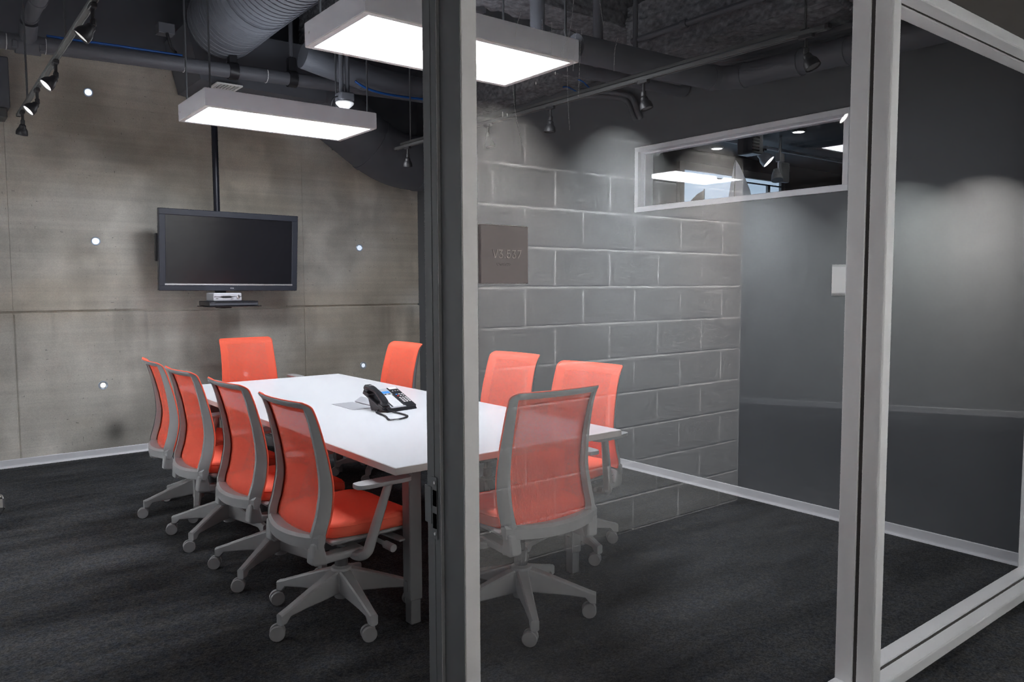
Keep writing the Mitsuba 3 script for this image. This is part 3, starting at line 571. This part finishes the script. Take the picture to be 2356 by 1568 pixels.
def borders():
    """The closed fabric along both sides and the top of the back, where the mesh is wrapped over the frame."""
    zs = np.linspace(0.432, 0.984, 34); parts = []
    for s in (-1, 1):
        us = (0.735, 0.82, 0.91, 1.0)
        v = np.array([S(s * u * top_u(z), z) + np.array([0, 0.0022, 0]) for z in zs for u in us])
        parts.append(trimesh.Trimesh(v, [q for i in range(33) for j in range(3) for q in ([4 * i + j, 4 * i + j + 1, 4 * i + j + 5], [4 * i + j, 4 * i + j + 5, 4 * i + j + 4])], process=False))
    zs = np.linspace(0.938, 0.985, 9); us = np.linspace(-1, 1, 21)
    v = np.array([S(u * top_u(z), z) + np.array([0, 0.0022, 0]) for z in zs for u in us])
    parts.append(trimesh.Trimesh(v, [q for i in range(8) for j in range(20) for q in ([21 * i + j, 21 * i + j + 1, 21 * i + j + 22], [21 * i + j, 21 * i + j + 22, 21 * i + j + 21])], process=False))
    return cat(*parts)
def outline(n=60):
    """The edge of the back, from the lower left up over the top to the lower right: (u, z)."""
    zs = np.linspace(0.436, 0.955, 24); a = np.linspace(0, math.pi / 2, 8)[1:]
    left = [(-1.0, z) for z in zs] + [(-0.88 - 0.12 * math.cos(t), 0.955 + 0.030 * math.sin(t)) for t in a]
    return left + [(u, 0.985) for u in np.linspace(-0.85, 0.85, 15)] + [(-u, z) for u, z in reversed(left)]
def frame_mesh():
    """Side rails and top bar in one loop along the edge of the back, and the trough that joins them below."""
    o = np.array([(-1.0, 0.398), (-1.0, 0.415)] + outline() + [(1.0, 0.415), (1.0, 0.398)]); rings = []
    xz = np.array([(u * float(back_w(max(z, 0.43))), z) for u, z in o]); t = np.gradient(xz, axis=0); t /= np.linalg.norm(t, axis=1, keepdims=True)
    for (x, z), d in zip(xz, t):
        n_in = np.array([d[1], -d[0]]); k = np.clip((z - 0.398) / 0.574, 0, 1); side = abs(d[1])
        wd = (0.052 - 0.023 * k) * side + 0.029 * (1 - side); dep = float(np.interp(k, [0, 0.1, 0.3, 0.55, 1], [0.040, 0.046, 0.046, 0.036, 0.021]))
        ring = []
        for a, b in ((0.0, 0.003), (wd * 0.9, 0.004), (wd, 0.009), (wd * 0.86, dep * 0.9), (wd * 0.45, dep), (0.003, dep * 0.5)):
            xx, zz = x + n_in[0] * a, z + n_in[1] * a; zc = max(zz, 0.43)
            ring.append((xx, S(xx / float(back_w(zc)), zc)[1] - b, zz))
        rings.append(ring)
    bot = []
    for u in np.linspace(-1, 1, 25):
        p = S(u * 0.99, 0.47); g = 0.030 + 0.026 * (1 - u * u); q = 0.012 * (1 - u * u)
        bot.append([p + [0, -0.004, -0.022 - q], p + [0, -g, -0.014 - q], p + [0, -g - 0.012, -0.026 - q], p + [0, -g - 0.010, -0.068 - q], p + [0, -g + 0.004, -0.074 - q], p + [0, -0.010, -0.05 - q]])
    return cat(loft(rings), loft(bot))
def yoke_mesh():
    def hull(pts, r): return manifold3d.Manifold.batch_hull([manifold3d.Manifold.sphere(r, 12).translate([float(a) for a in p]) for p in pts])
    out = []
    for s in (-1, 1):
        block = hull([(s * x, y, z) for x, y, z in ((0.190, -0.230, 0.412), (0.226, -0.230, 0.412), (0.190, -0.206, 0.412), (0.226, -0.206, 0.412), (0.186, -0.236, 0.342), (0.220, -0.236, 0.342), (0.186, -0.185, 0.334), (0.220, -0.185, 0.334))], 0.011)
        beam = hull([(s * x, y, z) for x in (0.182, 0.220) for y, z in ((-0.225, 0.334), (-0.21, 0.352), (-0.02, 0.340), (-0.02, 0.354))], 0.009)
        cross = hull([(s * x, y, z) for x in (0.05, 0.215) for y in (-0.055, -0.015) for z in (0.338, 0.352)], 0.009)
        out.append(tm(block + beam + cross))
    return out
def seat_mesh():
    rings = []
    for z, k, dz in ((0.418, 0.955, 0), (0.424, 0.985, 0), (0.436, 1.0, 0), (0.452, 1.0, 0), (0.464, 0.985, 0), (0.473, 0.95, 0), (0.478, 0.87, 0), (0.480, 0.6, 0), (0.479, 0.2, 0)):
        r = []
        for t in np.arange(56) * 2 * math.pi / 56:
            c, s = math.cos(t), math.sin(t); e = 0.36
            x = 0.252 * np.sign(c) * abs(c) ** e * k; yy = 0.235 * np.sign(s) * abs(s) ** e * k
            x *= 1 - 0.10 * max(0, -yy / 0.235)
            zz = z - (0.035 * max(0, (yy - 0.10) / 0.135) ** 2) + 0.006 * (x / 0.25) ** 2 * (1 if z > 0.46 else 0)
            r.append((x, yy + 0.045, zz))
        rings.append(r)
    return loft(rings)
def leg_mesh():
    rings = []
    for x, w, zt, zb in ((0.028, 0.056, 0.208, 0.105), (0.10, 0.047, 0.186, 0.098), (0.20, 0.040, 0.152, 0.094), (0.285, 0.036, 0.122, 0.086), (0.306, 0.035, 0.115, 0.062), (0.330, 0.034, 0.108, 0.062)):
        c = 0.006; h = w / 2
        rings.append([(x, -h, zb + c), (x, -h + c, zb), (x, h - c, zb), (x, h, zb + c), (x, h, zt - c), (x, h - c, zt), (x, -h + c, zt), (x, -h, zt - c)])
    return loft(rings)
wheel = lathe([(0.0, 0.0085), (0.021, 0.0085), (0.0290, 0.0075), (0.0315, 0.005), (0.0315, -0.006), (0.0295, -0.0085), (0.0, -0.0085)], 22)
def arm_meshes(s):
    post = bar(bend([(s * 0.10, -0.03, 0.335), (s * 0.25, -0.05, 0.338), (s * 0.292, -0.035, 0.352), (s * 0.330, 0.050, 0.642)], 0.05, 6), np.r_[0.05, [0.05] * 6, [0.045] * 6, 0.034], np.r_[0.035, [0.035] * 6, [0.036] * 6, 0.030], up=(0, -0.25, 1), c=0.008)
    pts = []
    for z, k in ((0.643, 0.92), (0.646, 1.0), (0.656, 1.0), (0.660, 0.95)):
        r = []
        for t in np.arange(28) * 2 * math.pi / 28:
            c, q = math.cos(t), math.sin(t)
            r.append((s * 0.338 + 0.042 * np.sign(c) * abs(c) ** 0.5 * k, 0.015 + 0.125 * np.sign(q) * abs(q) ** 0.45 * (0.97 + 0.03 * k), z))
        pts.append(r)
    return post, loft(pts)
C_ = dict(border=mikit.ply(borders(), red_mesh, True), mesh=mikit.ply(ribbons(), red_mesh, False), frame=mikit.ply(frame_mesh(), chair_grey, 40), yokel=mikit.ply(yoke_mesh()[0], chair_grey, 40), yoker=mikit.ply(yoke_mesh()[1], chair_grey, 40),
          piping=mikit.ply(tube([S(u, z) + np.array([0, 0.001, 0]) for u, z in outline()], 0.0042, 6), red_mesh, True), seat=mikit.ply(seat_mesh(), red_cloth, 50),
          seam=mikit.ply(tube([(0.249 * np.sign(math.cos(t)) * abs(math.cos(t)) ** 0.36 * (1 - 0.10 * max(0, -np.sign(math.sin(t)) * abs(math.sin(t)) ** 0.36)), 0.045 + 0.233 * np.sign(math.sin(t)) * abs(math.sin(t)) ** 0.36, 0.4655 - 0.035 * max(0, (0.233 * np.sign(math.sin(t)) * abs(math.sin(t)) ** 0.36 - 0.10) / 0.135) ** 2) for t in np.linspace(0, 2 * math.pi, 80)], 0.0022, 5), red_cloth, True),
          pan=mikit.ply(cat(box(-0.235, 0.235, -0.165, 0.215, 0.396, 0.419, 0.008), box(-0.205, 0.205, 0.2, 0.245, 0.378, 0.40, 0.006)), chair_grey, 40), mech=mikit.ply(cat(rbox(0, 0.0, 0.357, 0.17, 0.27, 0.07, 0.02), rbox(0, 0.09, 0.375, 0.30, 0.05, 0.03, 0.01)), chair_dark, 40),
          lever=mikit.ply(cat(cyl((0.10, 0.07, 0.365), (0.235, 0.085, 0.352), 0.010, 10), cyl((0.235, 0.085, 0.352), (0.290, 0.091, 0.347), 0.017, 14)), chair_grey, 40), paddle=mikit.ply(bar([(0.14, 0.13, 0.372), (0.275, 0.15, 0.366)], 0.045, 0.008, c=0.002), chair_grey, 40),
          column=mikit.ply(cat(cyl((0, 0, 0.20), (0, 0, 0.27), 0.029, 18), cyl((0, 0, 0.26), (0, 0, 0.345), 0.020, 18)), chair_dark, 40), hub=mikit.ply(lathe([(0.0, 0.075), (0.032, 0.075), (0.036, 0.085), (0.038, 0.105), (0.050, 0.115), (0.050, 0.195), (0.044, 0.212), (0.030, 0.220), (0.0, 0.220)], 24), chair_grey, 40),
          leg=mikit.ply(leg_mesh(), chair_grey, 40), hood=mikit.ply(cat(cyl((0, 0, 0.045), (0, 0, 0.066), 0.009, 10), rbox(0.012, 0, 0.040, 0.040, 0.013, 0.034, 0.006), move(lathe([(0.0245, -0.0245), (0.0305, -0.0245), (0.0305, 0.0245), (0.0245, 0.0245)], 22), np.array(trimesh.transformations.translation_matrix([0.018, 0, 0.0295])) @ np.array(trimesh.transformations.rotation_matrix(math.pi / 2, [1, 0, 0])) ) if False else box(0.0, 0.03, -0.006, 0.006, 0.03, 0.055, 0.003)), caster_grey, 40),
          wheel=mikit.ply(move(wheel, np.array(trimesh.transformations.rotation_matrix(math.pi / 2, [1, 0, 0]))), caster_grey, 40))
for s, n_ in ((-1, 'l'), (1, 'r')):
    a, b = arm_meshes(s); C_['post' + n_], C_['pad' + n_] = mikit.ply(a, chair_grey, 40), mikit.ply(b, chair_grey, 40)
crs = np.random.RandomState(3)
def chair(x, y, face, base_deg, label, lift=0.0, cast=None, recline=0.0):
    """face: degrees the chair is turned from looking along +y, counter-clockwise; base_deg: the direction of its first star leg in the world."""
    t = thing('task_chair', label, 'chair', 'orange mesh task chairs around the table')
    U, B = Mat(x, y, lift, face), Mat(x, y, 0, base_deg)
    R = U @ np.array(trimesh.transformations.rotation_matrix(math.radians(recline), [1, 0, 0], [0, -0.1, 0.36]))
    bf = put('back_frame', C_['frame'], None, t, at=R); [put('support_arm', C_['yoke' + n_], None, bf, at=R) for n_ in 'lr']
    mp = put('mesh_back', C_['mesh'], None, t, at=R); put('piping', C_['piping'], None, mp, at=R); put('border', C_['border'], None, mp, at=R)
    st = put('seat_cushion', C_['seat'], None, t, at=U); put('seam', C_['seam'], None, st, at=U)
    put('seat_pan', C_['pan'], None, t, at=U); mc = put('tilt_mechanism', C_['mech'], None, t, at=U)
    put('lever', C_['lever'], None, mc, at=U); put('lever', C_['paddle'], None, mc, at=U)
    for n_ in 'lr':
        ar = put('armrest', C_['post' + n_], None, t, at=U); put('arm_pad', C_['pad' + n_], None, ar, at=U)
    put('gas_column', C_['column'], None, t, at=Mat(x, y, lift * 0.5)); put('hub', C_['hub'], None, t, at=B)
    for i in range(5):
        L = B @ Mat(rz=72 * i)
        put('star_leg', C_['leg'], None, t, at=L)
        a = crs.uniform(-16, 16) + (cast if cast is not None else 200)
        q = L @ np.array([0.318, 0, 0, 1]); K = Mat(q[0], q[1], 0, a)
        ca = put('caster', C_['hood'], None, t, at=K)
        for s in (-1, 1): put('wheel', C_['wheel'], None, ca, at=K @ Mat(0.018, s * 0.0150, 0.0317))
    return t
chair(1.450, 3.065, -88, 51, 'orange mesh chair of the left row nearest to the door post', 0.0, 163)
chair(1.448, 3.770, -88, 71, 'orange mesh chair of the left row, second from the door post', 0.0, 163)
chair(1.425, 4.490, -88, 71, 'orange mesh chair of the left row, third from the door post', 0.0, 163)
chair(1.435, 5.135, -93, 36, 'orange mesh chair of the left row nearest to the concrete wall', 0.0, 163)
chair(2.290, 6.400, 180, 20, 'orange mesh chair at the far end of the table, below the television', 0.01, 160)
chair(2.810, 5.230, 91, 10, 'orange mesh chair across the table, behind the desk phone', 0.01, 160)
chair(2.885, 3.930, 95, 30, 'orange mesh chair across the table, just right of the door post', 0.01, 160)
chair(2.770, 3.090, 98, -95, 'orange mesh chair by the right table corner, behind the chair closest to the glass', 0.015, 140)
chair(2.070, 2.575, -2, 25, 'orange mesh chair closest to the glass, seen from behind at the near table end', 0.035, 138)

# ---------------------------------------------------------------- overhead: ducts, pipes, beams, conduits
def rough_beam(name, x0, x1, y0, y1, z0, z1, label, seed, amp=0.022):
    m = box(x0, x1, y0, y1, z0, z1)
    for _ in range(9):
        if m.edges_unique_length.max() < 0.07: break
        m = m.subdivide_to_size(0.07) if hasattr(m, 'subdivide_to_size') else m.subdivide()
    m.merge_vertices()
    v = m.vertices; c = np.array([(x0 + x1) / 2, (y0 + y1) / 2, (z0 + z1) / 2])
    n_ = m.vertex_normals
    v = v + n_ * ((meshkit.fbm(v * 16, 3, seed) - 0.5) * 2 * amp + (meshkit.noise(v * 45, seed + 3) - 0.5) * 0.016)[:, None]
    return tag(put(name, trimesh.Trimesh(v, m.faces, process=False), fireproof, None, True), label, 'beam')
def duct(name, path, r, label, bands=(), mt=duct_paint, n=28, category='duct', group=None, spiral=0.0, caps=True):
    t = thing(name, label, category, group)
    p = dense(path, 0.03) if spiral else np.asarray(path, float)
    put('shell', tube(p, r, n, caps), mt, t)
    if spiral:
        p2 = dense(path, spiral / 36); _, fr = frames(p2); d = np.arange(len(p2)) / 36 * 2 * math.pi
        put('spiral_seam', tube([q + (r + 0.001) * (math.cos(a) * f[0] + math.sin(a) * f[1]) for q, f, a in zip(p2, fr, d)], 0.0045, 5), mt, t)
    pd = dense(path, 0.01); L = np.r_[0, np.cumsum(np.linalg.norm(np.diff(pd, axis=0), axis=1))]
    for s in bands:
        i = min(max(1, int(np.searchsorted(L, s * L[-1]))), len(pd) - 2); q, d = pd[i], pd[i + 1] - pd[i - 1]; d /= np.linalg.norm(d)
        put('collar', tube([q - d * 0.022, q - d * 0.02, q + d * 0.02, q + d * 0.022], [r, r + 0.007, r + 0.007, r], n), mt, t)
    return t
bd = duct('spiral_duct', [(2.10, 2.2, 3.56), (2.10, 5.6, 3.56), (2.10, 6.42, 3.54)], 0.275, 'large round grey spiral duct running overhead towards the concrete wall', (0.62, 0.80, 0.93), spiral=0.065)
tr = thing('trunk_duct', 'grey sheet-metal trunk duct with a sloping end along the top of the concrete wall', 'duct')
put('shell', move(trimesh.creation.extrude_polygon(Polygon([(1.96, 3.12), (2.06, 3.105), (3.05, 3.09), (3.05, 3.55), (1.86, 3.55)]), 0.66), np.array([[1, 0, 0, 0], [0, 0, -1, 7.225], [0, 1, 0, 0], [0, 0, 0, 1.0]])), duct_paint, tr)
gr = thing('air_grille', 'small white slotted air grille under the duct left of the far pendant', 'air vent')
put('frame', cat(*ring(0, 0, 0, 0, 0, 0, 0)) if False else cat(box(2.055, 2.265, 6.455, 6.475, 3.080, 3.092, 0.002), box(2.055, 2.265, 6.665, 6.685, 3.080, 3.092, 0.002), box(2.055, 2.075, 6.475, 6.665, 3.080, 3.092, 0.002), box(2.245, 2.265, 6.475, 6.665, 3.080, 3.092, 0.002)), white_plastic, gr)
for i in range(6): put('louvre', move(box(-0.004, 0.004, -0.095, 0.095, -0.008, 0.008, 0.001), Mat(2.092 + i * 0.027, 6.57, 3.090)), white_plastic, gr)
put('dark_opening', box(2.075, 2.245, 6.475, 6.665, 3.0945, 3.0965), black_gap, gr)
duct('corner_duct', bend([(3.055, 6.90, 3.22), (3.24, 6.90, 3.10), (3.86, 6.90, 2.70), (4.39, 6.90, 2.685)], 0.35, 9), 0.272, 'fat grey duct slanting down into the right corner of the concrete wall', (0.18, 0.50, 0.86))
hp = duct('overhead_pipe', [(-0.26, 6.30, 3.075), (4.40, 6.30, 3.225)], 0.055, 'long grey pipe running across the top of the concrete wall', (), pipe_paint, 18, 'pipe')
for x in (0.61, 0.84, 1.755, 2.40): put('cable_tie', tube([(x, 6.30 + 0.0565 * math.cos(a), 3.083 + (x + 0.0) * 0.0322 + 0.0565 * math.sin(a)) for a in np.linspace(2.4, 5.2, 14)], 0.0028, 5), tie_white, hp)
for x in (2.13, 2.62):
    put('pipe_clamp', cat(tube([(x - 0.035, 6.30, 3.083 + x * 0.0322), (x + 0.035, 6.30, 3.083 + (x + 0.07) * 0.0322)], 0.068, 16), box(x - 0.03, x + 0.03, 6.27, 6.33, 3.20, 3.34, 0.004)), black, hp)
    put('hanger_rod', cyl((x, 6.30, 3.3), (x, 6.30, 4.03), 0.018, 10), pipe_paint, hp)
duct('branch_pipe', bend([(0.735, 6.18, 3.24), (0.735, 5.4, 3.22), (0.735, 2.4, 3.22)], 0.05), 0.046, 'grey branch pipe meeting the long pipe at the upper left corner', (0.02, 0.12), pipe_paint, 16, 'pipe')
fit = thing('pipe_tee', 'grey bolted pipe tee where the branch meets the long pipe', 'pipe fitting')
put('clamp_body', cat(cyl((0.66, 6.30, 3.096), (0.81, 6.30, 3.101), 0.066, 16), cyl((0.735, 6.30, 3.10), (0.735, 6.18, 3.215), 0.055, 16)), pipe_paint, fit)
for x in (0.655, 0.815): put('bolt_lug', box(x - 0.018, x + 0.018, 6.225, 6.26, 3.05, 3.10, 0.005), pipe_paint, fit)
tag(put('blue_cable', cat(tube(spline([(0.85, 6.29, 3.178), (1.0, 6.29, 3.182), (1.2, 6.28, 3.188), (1.5, 6.29, 3.198), (1.75, 6.30, 3.207)], 24), 0.009, 7)), blue, None, True), 'blue cable lying on the long pipe at the upper left', 'cable')
duct('sagging_duct', spline([(2.55, 5.9, 3.26), (2.9, 5.9, 3.20), (3.3, 5.9, 3.16), (3.7, 5.9, 3.15), (4.06, 5.9, 3.15)], 20), 0.105, 'grey insulated duct above the blue cable, left of the door post', (0.35,), duct_paint, 22)
tag(put('blue_cable', cat(tube(spline([(2.95, 5.80, 3.10), (3.05, 5.80, 3.06), (3.25, 5.80, 3.04), (3.6, 5.80, 3.05), (3.9, 5.80, 3.07)], 24), 0.010, 7)), blue, None, True), 'blue cable sagging under a duct left of the door post', 'cable')

# occupancy sensor on its conduit
se = thing('ceiling_sensor', 'white domed occupancy sensor hanging on grey conduits behind the near pendant', 'sensor')
sx, sy, sz = 2.706, 5.50, 2.828
put('dome', move(lathe([(0.0, -0.042), (0.022, -0.042), (0.028, -0.038), (0.066, -0.002), (0.070, 0.008), (0.066, 0.016), (0.0, 0.016)], 28), Mat(sx, sy, sz)), white_plastic, se)
put('lens', move(lathe([(0.0, -0.0445), (0.017, -0.0445), (0.019, -0.041), (0.0, -0.041)], 16), Mat(sx, sy, sz)), lamp_black, se)
put('junction_box', rbox(sx, sy, sz + 0.050, 0.115, 0.115, 0.066, 0.012), pipe_paint, se)
for dx in (-0.026, 0.024): put('conduit', cyl((sx + dx, sy, sz + 0.08), (sx + dx, sy, 4.03), 0.017, 12), pipe_paint, se)
put('flex_cable', tube(spline([(sx - 0.055, sy, sz + 0.05), (sx - 0.10, sy, sz + 0.02), (sx - 0.115, sy, sz - 0.02), (sx - 0.12, sy, sz - 0.10)], 12), 0.006, 6), lamp_black, se)
rod = tag(put('hanger_rod', cat(cyl((2.93, 5.6, 2.6), (2.93, 5.6, 4.03), 0.006, 8)), wire), 'thin vertical hanger rod just right of the domed sensor', 'rod') if False else None

# small driver box near the left end of the spiral duct
jb = thing('junction_box', 'small grey junction box with a dangling black lead beside the big spiral duct', 'junction box')
put('body', box(1.60, 1.72, 6.36, 6.46, 3.37, 3.45, 0.004), pipe_paint, jb)
put('lead', tube(spline([(1.66, 6.36, 3.37), (1.67, 6.35, 3.32), (1.69, 6.36, 3.27), (1.73, 6.40, 3.25)], 10), 0.012, 7), lamp_black, jb)

# grey box at the upper left corner of the picture, on the left wall
eb = thing('wall_box', 'dark grey steel box high on the left, cut by the picture edge', 'box')
put('body', box(XL + 0.002, 0.685, 6.98, YC - 0.06, 2.79, 3.165, 0.006), duct_paint, eb)
put('lower_skirt', box(XL + 0.002, 0.665, 6.99, YC - 0.07, 2.715, 2.79, 0.006), track_metal, eb)

# right-hand overhead
duct('round_duct', bend([(2.835, 3.06, 2.69), (4.10, 3.06, 2.722), (4.10, 2.6, 2.715), (4.10, 1.40, 2.70)], 0.16, 8), 0.072, 'round grey duct above the right track, bending along the right wall', (0.40, 0.47, 0.60, 0.70, 0.735), duct_paint, 24)
duct('small_duct', [(2.84, 3.62, 2.798), (4.40, 3.62, 2.83)], 0.062, 'slimmer grey duct just below the bending round duct', (), duct_paint, 20)
duct('small_pipe', bend([(2.95, 3.25, 2.712), (3.0, 3.25, 2.712), (3.6, 3.25, 2.715), (3.92, 3.25, 2.72)], 0.03), 0.02, 'thin grey pipe end under the round ducts', (0.03,), pipe_paint, 12, 'pipe')
rough_beam('fireproofed_beam', 2.45, 4.4, 3.72, 4.02, 3.18, 3.62, 'rough grey fireproofed beam crossing above the near pendant', 3)
rough_beam('fireproofed_beam', 3.90, 4.36, 1.40, 3.7, 2.93, 3.30, 'rough grey fireproofed beam above the track near the upper right corner', 8)
rough_beam('fireproofed_beam', 4.10, 4.40, 4.1, 6.6, 3.06, 3.45, 'rough grey fireproofed beam along the top of the right wall, just right of the door post', 15)
rough_beam('fireproofed_beam', 2.95, 3.25, 3.75, 6.9, 3.55, 3.98, 'rough grey fireproofed beam behind the first pendant top, near the ceiling', 21)
duct('conduit', [(3.745, 3.50, 3.0), (3.745, 1.40, 3.0)], 0.019, 'straight grey conduit slanting across the dark ceiling at the upper right', (0.2, 0.62), pipe_paint, 12, 'conduit')
duct('conduit', [(4.20, 3.6, 2.875), (4.20, 1.5, 2.86)], 0.028, 'dark pipe under the fireproofed beam at the upper right', (), pipe_paint, 12, 'pipe')
for x, y, r, lab in ((3.30, 3.36, 0.03, 'thick vertical grey pipe dropping from the ceiling right of the near pendant'), (2.83, 3.36, 0.042, 'dark vertical pipe above the right end of the near pendant'), (3.73, 3.46, 0.016, 'thin vertical hanger pipe reaching down to the round duct')):
    tag(put('drop_pipe', cyl((x, y, 2.74), (x, y, 4.05), r, 14), pipe_paint), lab, 'pipe')
for dy, lab in ((0, 'bent grey conduit entering the right wall, outer one of a pair'), (0.052, 'bent grey conduit entering the right wall, inner one of a pair')):
    tag(put('bent_conduit', tube(bend([(4.30, 4.62 - dy, 2.955 + dy * 0.55), (4.345, 4.34 - dy * 0.9, 2.905 + dy * 0.45), (4.372, 4.13 - dy, 2.845 + dy * 0.3), (4.385, 4.085 - dy, 2.72), (4.41, 4.08 - dy, 2.69)], 0.10, 8), 0.021, 12), pipe_paint), lab, 'conduit')
bh = thing('flexible_conduit', 'ribbed flexible conduit curving into the mullion top', 'conduit')
fp_ = dense(spline([(3.80, 2.16, 2.95), (3.86, 2.12, 2.87), (3.98, 2.05, 2.835), (4.20, 1.95, 2.83)], 40), 0.004)
put('shell', tube(fp_, 0.017 + 0.0022 * np.sin(np.arange(len(fp_)) * 1.5), 12), pipe_paint, bh)
for i, pts in enumerate((((4.30, 4.78, 3.055), (4.30, 4.715, 3.04), (4.30, 4.627, 2.992), (4.30, 4.50, 2.985)), ((4.18, 4.47, 3.03), (4.18, 4.40, 2.99), (4.18, 4.30, 2.915), (4.18, 4.26, 2.905)))):
    tag(put('blue_cable', tube(spline(pts, 16), 0.006, 6), blue, None, True), ('thin blue cable behind the right track', 'short thin blue cable beside the bent conduits')[i], 'cable')

# things in the neighbouring room, seen through the clerestory window
for x, y, z, lab in ((7.55, 5.70, 3.03, 'small lit round ceiling lamp behind the high window, the farther one on the left'), (7.42, 4.57, 3.03, 'small lit round ceiling lamp behind the high window, the nearer one on the right')):
    t = thing('ceiling_lamp', lab, 'ceiling lamp', 'round lamps in the neighbouring room')
    put('ring', move(lathe([(0.050, 0.0), (0.075, 0.0), (0.075, -0.012), (0.062, -0.018), (0.050, -0.006), (0.050, 0.0)], 24), Mat(x, y, z + 0.015)), fixture_white, t)
    put('lens', move(lathe([(0.0, -0.020), (0.055, -0.020), (0.055, -0.012), (0.0, -0.012)], 20), Mat(x, y, z + 0.015)), dif(0.6), t, emitter=glow((6.0 * NEXT_ROOM, 6.2 * NEXT_ROOM, 6.0 * NEXT_ROOM), 0.03))
k, c, d = head('n', (7.66, 5.15, 2.96), (0.30, -0.60, -0.65), 'lit track spotlight glaring behind the high window', 6.0, None, (1, 1, 1.05), fixture, 2.2)
spot('lamp_' + k, c + d * 0.1, (-0.35, -0.75, -0.55), 6.0, 60, 20, (0.9, 1.0, 1.1), 0.12)
hk = thing('hanging_spotlight', 'pale ribbed spotlight hanging with its square driver box behind the high window', 'spotlight')
put('shade', move(cat(lathe([(0.0, 0.10), (0.03, 0.10), (0.04, 0.05), (0.06, 0.0), (0.062, -0.03), (0.0, -0.03)], 20), *[lathe([(0.03, 0.02 + i * 0.012), (0.058 - i * 0.004, 0.02 + i * 0.012), (0.058 - i * 0.004, 0.024 + i * 0.012), (0.03, 0.024 + i * 0.012)], 16) for i in range(5)]), aim((7.52, 4.88, 2.60), (-0.25, -0.3, -1))), fixture, hk)
put('driver_box', rbox(7.72, 4.93, 2.68, 0.17, 0.05, 0.22, 0.012), fixture, hk)
put('stem', cat(cyl((7.60, 4.9, 2.66), (7.60, 4.9, 3.06), 0.016, 10), box(7.56, 7.65, 4.87, 4.93, 2.78, 2.87, 0.004)), fixture, hk)
tag(put('conduit_rail', cyl((6.5, 5.15, 2.98), (9.6, 5.15, 2.98), 0.02, 10), fixture), 'pale conduit crossing the ceiling behind the high window', 'conduit')
VX = 0.30
vb = thing('air_vent', 'grey slotted vent box hanging behind the high window', 'air vent')
put('body', box(6.66 + VX, 6.84 + VX, 4.80, 5.0, 2.80, 3.045, 0.01), fixture, vb)
for i in range(6): put('slat', box(6.64 + VX, 6.76 + VX, 4.793, 4.80, 2.825 + i * 0.033, 2.840 + i * 0.033), black, vb)
def sail(name, pts, x, mt, label, mast):
    """A thin curved panel standing on the ledge: outline points (y, z)."""
    t = thing(name, label, 'model sailboat')
    m = trimesh.creation.extrude_polygon(Polygon(pts), 0.004)
    put('sail', move(m, np.array([[0, 0, 1, x], [1, 0, 0, 0], [0, 1, 0, 0], [0, 0, 0, 1.0]])), mt, t)
    put('mast', cyl((x, mast[0], mast[1]), (x, mast[0], mast[2]), 0.004, 8), leg_grey, t)
    put('hull', loft([[(x - w, yy, 1.905), (x + w, yy, 1.905), (x + w * 1.3, yy, 1.95), (x - w * 1.3, yy, 1.95)] for yy, w in ((min(p[0] for p in pts) - 0.03, 0.005), ((pts[0][0] + mast[0]) / 2, 0.035), (max(p[0] for p in pts) + 0.03, 0.02))]), mt, t)
cab = thing('cabinet', 'tall cabinet behind the high window carrying the model boats', 'cabinet') if False else None
struct('ledge', box(XR + 0.17, XR + 0.60, 2.0, 4.4, 1.86, 1.90, 0.003), next_paint)
sail('model_boat', [(3.56, 1.97), (3.535, 2.02), (3.515, 2.085), (3.49, 2.22), (3.464, 2.353), (3.43, 2.31), (3.383, 2.222), (3.335, 2.12), (3.29, 1.97)], 4.80, sail_white, 'white curved sail of a model boat on the ledge behind the high window', (3.462, 1.95, 2.37))
sail('model_boat', [(3.95, 1.97), (3.92, 2.03), (3.868, 2.084), (3.80, 2.133), (3.737, 2.157), (3.737, 1.97)], 4.80, sail_brown, 'brown quarter-round sail of a model boat on the ledge behind the high window', (3.735, 1.95, 2.165))
